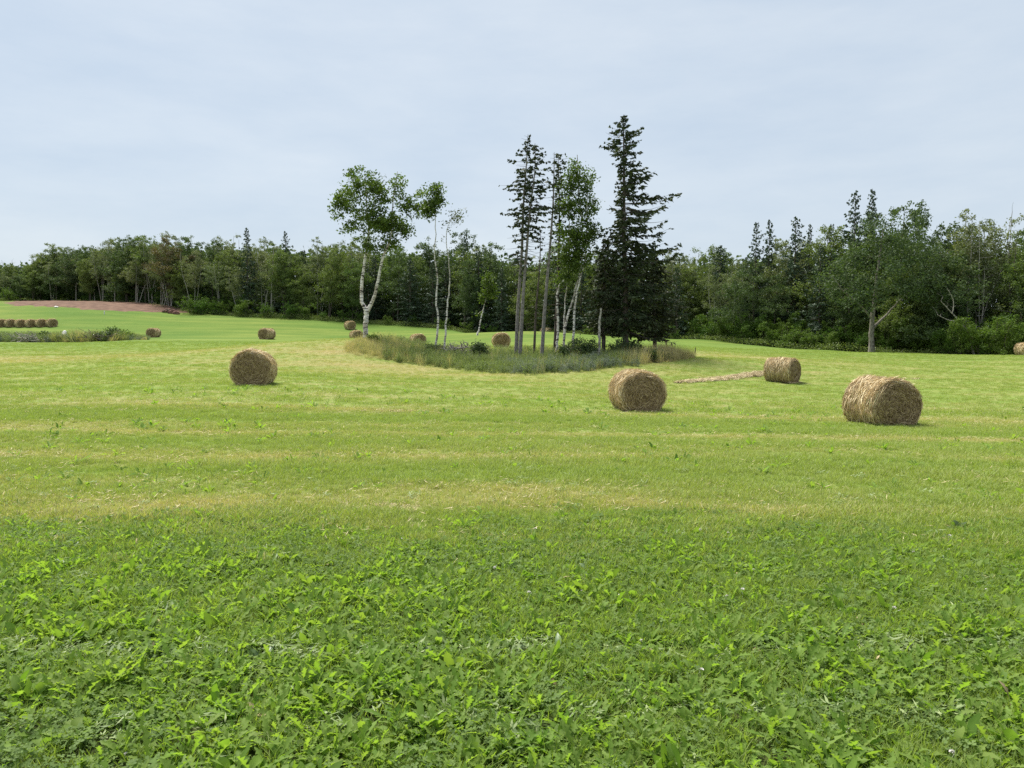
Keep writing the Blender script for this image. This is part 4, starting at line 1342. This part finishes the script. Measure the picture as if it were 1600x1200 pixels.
def leaf_shape(L, W, kind, az, el, arch, r, mb, base=(0, 0, 0), tint=.5, twist=0.0):
    if kind == 'oval':      # plantain / dock
        s = np.linspace(0, 1, 9)
        w = np.interp(s, [0, .16, .3, .5, .7, .88, 1], [.07, .09, .55, 1, .92, .5, .03])
    elif kind == 'spoon':
        s = np.linspace(0, 1, 8)
        w = np.interp(s, [0, .3, .5, .75, .92, 1], [.08, .12, .6, 1, .7, .05])
    else:                   # dandelion: backward-pointing teeth
        s = np.linspace(0, 1, 14)
        env = np.interp(s, [0, .15, .5, .8, 1], [.08, .2, .65, 1, .04])
        w = env * np.where(np.arange(14) % 2 == 0, 1.0, .38); w[-2] = env[-2]; w[-1] = .03
    n = len(s)
    wob = r.normal(0, .04, n) * L
    hor = L * (s * cos(el) + arch * s ** 2 * .5)
    ver = L * (s * sin(el) - arch * s ** 2.2 * .75)
    if kind == 'tooth':
        off = np.where(np.arange(n) % 2 == 0, -.03 * L, .01 * L)
    else: off = 0
    ca, sa = cos(az), sin(az)
    cx, cy = hor * ca + wob * -sa * .3, hor * sa + wob * ca * .3
    side = np.array([-sa * cos(twist), ca * cos(twist), sin(twist)])
    hw = (w * W / 2)[:, None]
    up = np.array([0, 0, 1.0]) * (w * W * .16 * r.uniform(.3, 1.6))[:, None]
    wav = r.normal(0, .05 * W, (n, 1)) * np.array([0, 0, 1.0])
    C = np.stack([cx, cy, ver], -1) + base
    bk = np.stack([ca * off * np.ones(n), sa * off * np.ones(n), np.zeros(n)], -1)
    Lf_ = C + side * hw + up + wav + bk; Rt = C - side * hw + up - wav + bk
    V = np.stack([Lf_, C, Rt], 1).reshape(-1, 3)
    i = np.arange(n - 1)[:, None] * 3 + np.array([0, 1])[None]
    Q = np.stack([i, i + 1, i + 4, i + 3], -1).reshape(-1, 4)
    mb.add(V, Q, None, np.full(len(V), tint) + np.tile([0, .18, 0], n))


def rosette(kind, nl, L, W, seed, mat, el=(.3, 1.25)):
    r = np.random.default_rng(seed); mb = MB()
    for i in range(nl):
        az = i * 2.4 + r.uniform(-.4, .4)
        leaf_shape(L * r.uniform(.6, 1.2), W * r.uniform(.75, 1.2), kind, az, r.uniform(*el), r.uniform(.1, .75), r, mb,
                   (r.normal(0, .012), r.normal(0, .012), 0), r.uniform(0, .8), r.normal(0, .35))
    return mb.mesh('rosette', mat, True)


def clover(n, rad, h, size, seed, mat):
    r = np.random.default_rng(seed); mb = MB()
    for i in range(n):
        a = r.uniform(0, 2 * pi); q = rad * sqrt(r.uniform())
        x, y = q * cos(a), q * sin(a); z = h * r.uniform(.35, 1.1)
        lx, ly = r.normal(0, .02, 2)
        t = r.uniform(0, .8)
        mb.add([(x - .0008, y, 0), (x + .0008, y, 0), (x + lx + .0008, y + ly, z), (x + lx - .0008, y + ly, z)], [(0, 1, 2, 3)], None, t)
        c = np.array([x + lx, y + ly, z]); rot = r.uniform(0, 2 * pi); s = size * r.uniform(.7, 1.3)
        nx, ny = r.normal(0, .35, 2)
        for k in range(3):
            b = rot + k * 2 * pi / 3
            d = np.array([cos(b), sin(b), 0]); sd = np.array([-sin(b), cos(b), 0])
            out_ = [c, c + d * s * .45 + sd * s * .42, c + d * s * .95 + sd * s * .36, c + d * s, c + d * s * .95 - sd * s * .36, c + d * s * .45 - sd * s * .42]
            out_ = np.array(out_); rel = out_ - c
            out_[:, 2] += rel[:, 0] * nx + rel[:, 1] * ny + np.array([0, .12, .1, .0, .1, .12]) * s
            mb.add(out_, None, [(0, 1, 2), (0, 2, 3), (0, 3, 4), (0, 4, 5)], t + .1)
    return mb.mesh('clover', mat)


GR = leaf_mat('lawn_grass_blade', (0.100, 0.165, 0.024), (0.260, 0.345, 0.072), (0.22, 0.28, 0.075), .45, .55, .25, (0.36, 0.31, 0.15))
HY = leaf_mat('hay_stubble_blade', (0.150, 0.220, 0.036), (0.295, 0.375, 0.085), (0.27, 0.33, 0.09), .3, .55, .3, (0.46, 0.40, 0.20), .4)
WL = leaf_mat('weed_leaf', (0.090, 0.175, 0.026), (0.225, 0.345, 0.066), (0.200, 0.265, 0.065), .5, .6, .18)
WP = leaf_mat('pale_weed_leaf', (0.090, 0.150, 0.060), (0.190, 0.260, 0.120), (0.14, 0.22, 0.10), .25, .4, .5)
CV = leaf_mat('clover_leaf', (0.070, 0.125, 0.030), (0.180, 0.260, 0.070), (0.16, 0.23, 0.08), .4, .65, .15)
DRYM = straw_mat('dry_clippings', (0.22, 0.17, 0.09), (0.44, 0.36, 0.20), (0.64, 0.55, 0.34))
CUT = leaf_mat('cut_green_clippings', (0.13, 0.19, 0.07), (0.30, 0.36, 0.16), None, .2, .6, .3)


def field_pts(n, y0, y1, power=2.0, margin=1.0, xf=.80):
    """points denser near the viewer; wedge of the field in and beside the view"""
    u = R.uniform(0, 1, n)
    if power == 2.0: y = np.sqrt(y0 ** 2 + u * (y1 ** 2 - y0 ** 2))      # even
    elif power == 1.0: y = y0 + u * (y1 - y0)                            # density ~1/y
    else: y = y0 * (y1 / y0) ** u                                        # density ~1/y^2
    x = R.uniform(-1, 1, n) * (xf * y + margin)
    return x, y


# near, unmown belt: broad-leaved weeds, clover, lawn grass
def near(n, y0=2.4, y1=11.5):
    x, y = field_pts(int(n * 1.55), y0, y1, 2.0, 3.0, .85)
    return x, y


def track(x, y):
    """two mower tracks where plants lie flat"""
    w = y - 0.02 * x + .12 * (fbm(x / 1.2, x * 0, 55, 3) - .5)
    return np.exp(-((w - 4.72) / .11) ** 2) + .8 * np.exp(-((w - 3.86 - .02 * x) / .08) ** 2)


toothM = [rosette('tooth', int(8 + i % 4), .125 + .015 * (i % 3), .036, 100 + i, WL, (.5, 1.35)) for i in range(8)]
ovalM = [rosette('oval', int(5 + i % 3), .10 + .013 * (i % 3), .042, 200 + i, WL, (.4, 1.3)) for i in range(6)]
spoonM = [rosette('spoon', 6, .085, .030, 300 + i, WL, (.2, 1.1)) for i in range(4)]
paleM = [rosette(['oval', 'tooth'][i % 2], 4, .11, .04, 350 + i, WP, (.1, .9)) for i in range(4)]
cloverM = [clover(26, .09, .055, .0125, 400 + i, CV) for i in range(5)]
grassM = [tuft(34, .06, .105, .0042, GR, 500 + i, lean=.6, curve=.8) for i in range(7)]
shortM = [tuft(30, .06, .055, .0034, GR, 540 + i, lean=.9, curve=.8) for i in range(5)]


def keep_mask(x, y, p):
    return R.uniform(0, 1, len(x)) < np.clip(p, 0, 1)


def edge_fade(x, y, soft=.8):
    return np.clip((zone_edge(x) - y + 1.2 * (fbm(x / .7, y / .5, 93, 3) - .5)) / soft + .5, 0, 1)


x, y = near(30000)
right = np.clip((x / np.maximum(y, 1) + .1) / .9, 0, 1) * np.clip((y - 4.5) / 2, 0, 1)      # grassier towards the right and away
m = keep_mask(x, y, (edge_fade(x, y, 1.1) * (1 - .6 * right) * (-.1 + 1.7 * fbm(x / .7, y / .7, 77, 3)) * (1 - .75 * track(x, y))))
tag(scatter('dandelion_leaves', 'jagged dandelion rosettes packed over the near ground', 'weeds', toothM, x[m], y[m], R.uniform(.5, 1.15, m.sum()) * (.6 + .9 * fbm(x[m] / .5, y[m] / .5, 78, 2)) * np.interp(y[m], [4, 6, 8, 10], [1.05, .95, .75, .5]), tilt=.25), kind='stuff')
x, y = near(16000)
right = np.clip((x / np.maximum(y, 1) + .1) / .9, 0, 1)
m = keep_mask(x, y, edge_fade(x, y, 1.8) * (1 - .5 * right) * (-.4 + 2.2 * fbm(x / .8, y / .8, 79, 3)) * (1 - .7 * track(x, y)))
scatter('plantain_leaves', 'oval plantain and dock leaves among the near weeds', 'weeds', ovalM + spoonM, x[m], y[m], R.uniform(.5, 1.45, m.sum()) * np.interp(y[m], [4, 6, 8, 10], [1.0, .95, .7, .6]), tilt=.3)
x, y = near(2000)
m = keep_mask(x, y, edge_fade(x, y) * (.25 + track(x, y)))
scatter('pale_upturned_leaves', 'pale undersides of turned leaves among the near weeds', 'weeds', paleM, x[m], y[m], R.uniform(.5, 1.1, m.sum()), tilt=.5)
x, y = near(13000)
m = keep_mask(x, y, edge_fade(x, y, 1.6) * (-.5 + 2.0 * fbm(x / 1.1, y / 1.1, 83, 3)))
scatter('clover_patches', 'low clover patches between the near weeds', 'clover', cloverM, x[m], y[m], R.uniform(.7, 1.4, m.sum()), tilt=.15)
x, y = near(44000)
right = np.clip((x / np.maximum(y, 1) + .2) / .8, 0, 1)
m = keep_mask(x, y, edge_fade(x, y, 3.2) * (.0 + .55 * right + .9 * fbm(x / .35, y / .35, 87, 3)) * np.interp(y, [3, 7], [.6, 1]) * (1 - .8 * track(x, y)))
dr = np.clip(dryness(x[m], y[m]) * .4 - .06 + .25 * (1 - edge_fade(x[m], y[m], 2.0)), 0, 1)
scatter('lawn_grass', 'lush green grass tufts growing through the near weeds', 'grass', grassM, x[m], y[m], R.uniform(.6, 1.25, m.sum()), dr, tilt=.15)
x, y = near(28000)
m = keep_mask(x, y, edge_fade(x, y, 3.2))
m &= keep_mask(x, y, (.05 + .8 * np.clip((y - 4.5) / 4, 0, 1)) * (.4 + fbm(x / .4, y / .4, 181, 2)))
scatter('short_grass', 'short grass low between the near weeds', 'grass', shortM, x[m], y[m], R.uniform(.7, 1.4, m.sum()), np.full(m.sum(), .06), tilt=.2)


# clippings: short flat bits lying in the tracks and over the stubble
def clip_mesh(n, rad, mat, seed, L=.05, w=.006, z=.02):
    r = np.random.default_rng(seed)
    th = r.uniform(0, 2 * pi, n); a = r.uniform(0, 2 * pi, n); q = rad * np.sqrt(r.uniform(0, 1, n))
    C0 = np.stack([q * np.cos(a), q * np.sin(a), r.uniform(.2, 1, n) * z], -1)
    D_ = np.stack([np.cos(th), np.sin(th), r.normal(0, .25, n)], -1); S = np.stack([-np.sin(th), np.cos(th), r.normal(0, .3, n)], -1)
    l_ = (L * r.uniform(.4, 1.3, n))[:, None]; w_ = (w * r.uniform(.5, 1.4, n))[:, None]
    V = np.stack([C0 - D_ * l_, C0 + S * w_ - D_ * l_ * .3, C0 + D_ * l_ + [0, 0, .006], C0 - S * w_ + D_ * l_ * .1], 1).reshape(-1, 3)
    mb = MB(); mb.add(V, np.arange(4 * n).reshape(n, 4), None, np.repeat(r.uniform(0, 1, n), 4))
    return mb.mesh('clippings', mat)


x, y = near(9000)
m = keep_mask(x, y, track(x, y) * .9 * edge_fade(x, y) + .02)
scatter('green_clippings', 'pale cut clippings lying in the mower tracks', 'clippings', [clip_mesh(26, .07, CUT, 600 + i, .03, .006, .05) for i in range(4)], x[m], y[m], R.uniform(.7, 1.3, m.sum()), sink=-.01)

x, y = near(260)
m = keep_mask(x, y, edge_fade(x, y))
scatter('withered_leaves', 'a few withered brown leaves among the near weeds', 'leaves', [rosette('oval', 2, .07, .028, 900 + i, DRYM, (.1, .6)) for i in range(3)], x[m], y[m], R.uniform(.6, 1.1, m.sum()), tilt=.4, sink=-.03)

# white clover heads
import bmesh
FW = noise_mat('clover_flower', (0.62, 0.58, 0.52), (0.85, 0.83, 0.78), 60)
def clover_head(seed):
    r = np.random.default_rng(seed); mb = MB()
    h = r.uniform(.05, .10)
    tube(mb, [(0, 0, 0), (r.normal(0, .006), r.normal(0, .006), h * .6), (r.normal(0, .01), r.normal(0, .01), h)], [.0012, .001, .001], 4)
    n = 60
    d = r.normal(size=(n, 3)); d /= np.linalg.norm(d, axis=1)[:, None]; d[:, 2] = np.abs(d[:, 2]) * .9 - .1
    c = np.array([0, 0, h])
    s = np.cross(d, r.normal(size=(n, 3))); s /= np.linalg.norm(s, axis=1)[:, None]
    V = np.stack([c + d * .003 + s * .0 * d, c + d * .008 + s * .0022, c + d * .0115, c + d * .008 - s * .0022], 1).reshape(-1, 3)
    mb.add(V, np.arange(4 * n).reshape(n, 4))
    return mb.mesh('clover_head', FW)
x, y = near(150)
m = keep_mask(x, y, edge_fade(x, y) * (.3 + .6 * (x > 0)))
scatter('clover_flowers', 'scattered white clover flower heads', 'flowers', [clover_head(s_) for s_ in (1, 2, 3)], x[m], y[m], R.uniform(.9, 1.4, m.sum()))

# mown hay field: stubble, finer and sparser with distance
hayM = [tuft(46, .10, .085, .0042, HY, 700 + i, lean=.55, curve=.7, segs=3) for i in range(7)]
hayF = [tuft(60, .22, .085, .0075, HY, 740 + i, lean=.6, curve=.7, segs=2) for i in range(5)]
x, y = field_pts(52000, 6.6, 21, 1.0, 1.5)
m = keep_mask(x, y, 1 - edge_fade(x, y, 1.8) * .95)
m &= keep_mask(x, y, .45 + .8 * fbm(x / 1.0, y / .6, 95, 3))
hs = (.4 + 1.1 * fbm(x[m] / 1.6, y[m] / .7, 97, 3)) * np.interp(y[m], [7, 13], [1.35, 1.0])
dr = dryness(x[m], y[m])
scatter('hay_stubble', 'yellow-green stubble and regrowth of the mown hay field', 'grass', hayM, x[m], y[m], hs * (1.05 - .45 * dr) * R.uniform(.75, 1.2, m.sum()), dr, tilt=.15)
x, y = field_pts(60000, 18, 75, 1.0, 4)
m = keep_mask(x, y, np.clip((y - 17) / 6, 0, 1) * (.5 + .6 * fbm(x / 2.5, y / 1.5, 99, 3)))
dr = dryness(x[m], y[m])
scatter('far_stubble', 'mown grass of the middle field around the bales and copse', 'grass', hayF, x[m], y[m], (.4 + .75 * fbm(x[m] / 3, y[m] / 1.6, 98, 3)) * (1.1 - .5 * dr), dr, tilt=.12)
# dry cut hay left lying
x, y = field_pts(60000, 7.0, 30, 1.0, 1.5)
dd = dryness(x, y)
m = keep_mask(x, y, (dd - .2) * .5 * (1 - edge_fade(x, y, .8)))
scatter('dry_hay_wisps', 'wisps of dry cut hay lying on the stubble', 'hay', [clip_mesh(12, .22, DRYM, 620 + i, .035, .0022, .03) for i in range(5)], x[m], y[m], R.uniform(.7, 1.5, m.sum()), sink=-.01)
# scattered broad weeds in the stubble
x, y = field_pts(2200, 8, 26, 1.0, 1.5)
m = keep_mask(x, y, fbm(x / 1.5, y / 1.5, 101, 3) * 1.6 - .55)
scatter('stubble_weeds', 'scattered green weeds standing in the mown stubble', 'weeds', toothM[:4] + ovalM[:3], x[m], y[m], R.uniform(.7, 1.6, m.sum()), tilt=.2)

# the loose hay swath by the side-on bale, and small leftovers
a = np.array(hit(1062, 599)[:2]); b = np.array(hit(1200, 583)[:2])
n = 520
t = R.uniform(0, 1, n)
pos = a + (b - a) * t[:, None] + R.normal(0, 1, (n, 2)) * [.25, .22] * (.4 + .7 * t)[:, None]
hayW = [clip_mesh(80, .22, M['straw'], 660 + i, .11, .006, .04) for i in range(4)]
hayD = [clip_mesh(70, .22, DRYM, 670 + i, .10, .005, .035) for i in range(4)]
scatter('hay_swath', 'loose tan hay swath leading to the side-on bale', 'hay', hayD, pos[:, 0], pos[:, 1], R.uniform(.7, 1.2, n), sink=-.01)
px_, n = [], 0
spots_ = [(632, 643, .55, 26), (1425, 592, .5, 16), (1165, 655, 1.2, 14), (575, 797, .35, 14), (140, 640, 1.2, 16)]
XX, YY = [], []
for px1, py1, rad, k in spots_:
    c = hit(px1, py1)
    XX.append(c[0] + R.normal(0, rad, k)); YY.append(c[1] + R.normal(0, rad * .35, k))
XX, YY = np.concatenate(XX), np.concatenate(YY)
scatter('hay_scraps', 'small scraps of loose hay left on the stubble', 'hay', hayD, XX, YY, R.uniform(.35, .7, len(XX)), sink=-.005)


# tall grass and weeds on the copse mound
TG = leaf_mat('tall_green_grass', (0.100, 0.150, 0.050), (0.230, 0.285, 0.115), (0.17, 0.20, 0.11), .35, .6, .25, (0.50, 0.41, 0.26))
VT = leaf_mat('vetch_leaf', (0.095, 0.135, 0.085), (0.190, 0.235, 0.170), (0.19, 0.21, 0.22), .25)
tallM = [tuft(80, .28, .62, .011, TG, 800 + i, lean=.4, curve=.55) for i in range(6)]


def weed_mesh(seed, mat, h=.6, n=9, leafs=34, leaf=.06, spread=.2):
    r = np.random.default_rng(seed); mb = MB()
    for i in range(n):
        a = r.uniform(0, 2 * pi); q = spread * sqrt(r.uniform()); H = h * r.uniform(.6, 1.15)
        b = np.array([q * cos(a), q * sin(a), 0]); tp = b + [r.normal(0, .12), r.normal(0, .12), H]
        tube(mb, [b, (b + tp) / 2 + r.normal(0, .02, 3), tp], [.004, .003, .002], 3, .3)
        t = r.uniform(.15, 1, leafs)
        C = b + (tp - b) * t[:, None] + r.normal(0, .045, (leafs, 3))
        leaves(mb, C, leaf, leaf * .45, r.uniform(0, .6) + r.uniform(0, .4, leafs), 0)
    return mb.mesh('weed', mat)


weedM = [weed_mesh(820 + i, TG) for i in range(4)]
vetchM = [weed_mesh(830 + i, VT, .5, 10, 40, .05, .25) for i in range(3)]
front_px = [540, 560, 600, 650, 700, 760, 820, 870, 920, 960, 1000, 1040, 1085]
front_py = [551, 557, 563, 571, 577, 583, 586, 585, 580, 575, 572, 567, 560]
fr = np.array([hit(a_, b_) for a_, b_ in zip(front_px, front_py)])
back_y = np.interp(front_px, [540, 570, 700, 900, 1000, 1040, 1085], [45.5, 50, 51, 51.5, 51, 47, 46])


def copse_pts(n, lo=None, hi=None):
    px1 = R.uniform(540, 1085, n)
    f = np.interp(px1, front_px, fr[:, 1]); bk = np.interp(px1, front_px, back_y)
    f = f + .8 * (fbm(px1 / 12, px1 * 0, 121, 2) - .5)
    y = f + (bk - f) * R.uniform(0, 1, n)
    if lo is not None:
        w = (px1 >= lo) & (px1 <= hi); px1, y = px1[w], y[w]
    return (px1 - 800) / FPX * y, y, px1


x, y, q = copse_pts(5200)
endt = np.clip((q - 985) / 40, 0, 1) + np.clip((650 - q) / 60, 0, 1) * .55
dr = np.clip(.1 + .8 * (fbm(x / 1.4, y / 1.0, 131, 3) - .45) + .85 * endt, 0, .9)
f_ = np.interp(q, front_px, fr[:, 1])
hsc = np.clip((y - f_) / 2.2, .28, 1) * R.uniform(.35, 1.1, len(x)) * (.35 + 1.0 * fbm(x / 1.5, y / 1.5, 171, 3)) * R.choice([.7, 1, 1, 1.5], len(x)) * np.interp(q, [540, 600, 1040, 1085], [.45, .8, .95, .5]) * np.interp(y - f_, [0, 5, 10], [1, .9, .65])
scatter('tall_copse_grass', 'long unmown grass covering the mound under the copse', 'grass', tallM, x, y, hsc, dr, tilt=.12)
x, y, q = copse_pts(2600, 600, 1000)
m = keep_mask(x, y, .7 * fbm(x / 1.2, y / 1.2, 141, 3) * 1.5)
scatter('copse_weeds', 'leafy green weeds on the copse mound', 'weeds', weedM, x[m], y[m], R.uniform(.35, .95, m.sum()), tilt=.12)
x, y, q = copse_pts(2600, 780, 1000)
m = keep_mask(x, y, (fbm(x / 1.0, y / 1.0, 151, 3) - .42) * 3 * (y < np.interp(q, front_px, fr[:, 1]) + 4.5))
scatter('vetch_patch', 'grey-blue vetch tangle on the front of the copse mound', 'weeds', vetchM, x[m], y[m], R.uniform(.7, 1.1, m.sum()), tilt=.12)

stalkM = [tuft(26, .25, .95, .007, TG, 860 + i, lean=.35, curve=.35) for i in range(4)]
x, y, q = copse_pts(1800)
m = keep_mask(x, y, .10 + .95 * (np.clip((q - 960) / 40, 0, 1) + np.clip((660 - q) / 60, 0, 1)))
scatter('dry_seed_stalks', 'tall dry tan grass stalks standing above the copse grass', 'grass', stalkM, x[m], y[m], R.uniform(.5, 1.0, m.sum()) * np.interp(q[m], [540, 600, 1050, 1085], [.6, .85, 1.1, .6]), np.full(m.sum(), .75), tilt=.12)

# left rough strip
q = R.uniform(-160, 229, 2500)
f_ = np.interp(q, [-160, 0, 100, 200, 243], [79, 79, 79, 78, 79.5]); b_ = np.interp(q, [-160, 0, 200, 243], [88, 88, 86, 82])
y = f_ + (b_ - f_) * R.uniform(0, 1, len(q)); x = (q - 800) / FPX * y
hs = np.clip(-.15 + 3.6 * fbm(q / 11, y / 2, 161, 3) ** 2.2, .1, 1.5) * R.uniform(.4, 1.2, len(q)) * np.interp(q, [-160, 10, 60, 120, 200, 243], [.7, .6, .9, 1.6, 1.0, .2])
dr = np.clip(.35 + 1.0 * (fbm(q / 14, q * 0 + 5, 163, 3) - .45) + .5 * np.clip((q - 205) / 20, 0, 1), 0, .9)
scatter('rough_strip_grass', 'unmown grass strip with dry seed heads at the left', 'grass', tallM, x, y, hs, dr, tilt=.15)
k = keep_mask(q, y, .35 + .4 * (fbm(q / 14, q * 0, 167, 3)))
scatter('rough_strip_weeds', 'dark leafy weeds in the left rough strip', 'weeds', weedM + vetchM, x[k] + .3, y[k], R.uniform(.8, 1.7, k.sum()) * np.interp(q[k], [180, 229], [1, .45]), tilt=.15)
custom_shrub('dark low bush rising mid-way along the left rough strip', 172, 532, 80, 36, 22, M['wood_deep'], 40, .2, cr=.35)
custom_shrub('green weed bush near the right end of the left rough strip', 192, 533, 79.5, 26, 14, M['shrub'], 30, .2, cr=.35)
custom_shrub('dark green bush beside the grey boulder in the left rough strip', 72, 531, 81, 22, 16, M['wood_deep'], 30, .2, cr=.35)


# a few plants that stand out among the near weeds
def big_plant(name, label, px, py, kind, nl, L, W, mat, seed, el=(.6, 1.3)):
    x, y, z = hit(px, py)
    e = tag(empty(name, (x, y, z)), label, 'plant')
    r = np.random.default_rng(seed)
    for i in range(nl):
        mb = MB()
        leaf_shape(L * r.uniform(.75, 1.1), W * r.uniform(.8, 1.15), kind, i * 2.4 + r.uniform(-.3, .3), r.uniform(*el), r.uniform(.15, .6), r, mb, (0, 0, 0), r.uniform(.2, .9), r.normal(0, .3))
        obj('leaf', mb.mesh('leaf', mat, True), e)
    return e


big_plant('dock_plant', 'dark broad-leaved dock standing at the weed edge on the right', 1500, 832, 'oval', 7, .17, .06, M['wood_deep'], 1)
big_plant('dock_plant', 'upright pale-tipped dock leaf left of the photo centre foreground', 722, 975, 'oval', 4, .17, .05, WL, 2, (1.1, 1.5))
big_plant('dock_plant', 'grey-green curled leaves near the left edge at the weed border', 85, 892, 'oval', 5, .17, .07, WP, 3, (.2, .9))
big_plant('dandelion_plant', 'pale jagged leaf pair lying open right of the centre foreground', 948, 1072, 'tooth', 3, .15, .045, WP, 4, (.4, 1.1))
big_plant('dandelion_plant', 'bright rosette of long jagged leaves low in the right foreground', 1425, 1105, 'tooth', 9, .17, .04, WL, 5, (.5, 1.3))
big_plant('dock_plant', 'bright oval-leaved dock low in the left foreground', 110, 1160, 'oval', 6, .15, .06, WL, 6, (.5, 1.3))

# trees of one kind in one stretch of wood: say which, counted from the left
byl = {}
for o in bpy.data.objects:
    if o.parent is None and 'group' in o and 'category' in o and o['label'] == o['group']:
        byl.setdefault(o['label'], []).append(o)
ORD = ['leftmost', 'second', 'third', 'fourth', 'fifth', 'sixth', 'seventh', 'eighth', 'ninth', 'tenth', 'eleventh', 'twelfth']
for lb, os_ in byl.items():
    if len(os_) < 2:
        del os_[0]['group']
        continue
    os_.sort(key=lambda o: o.location.x / o.location.y)
    for i, o in enumerate(os_):
        w = 'leftmost' if i == 0 else 'rightmost' if i == len(os_) - 1 else (ORD[i] if i < 12 else str(i + 1) + 'th') + ' from left'
        o['label'] = w + ' ' + lb
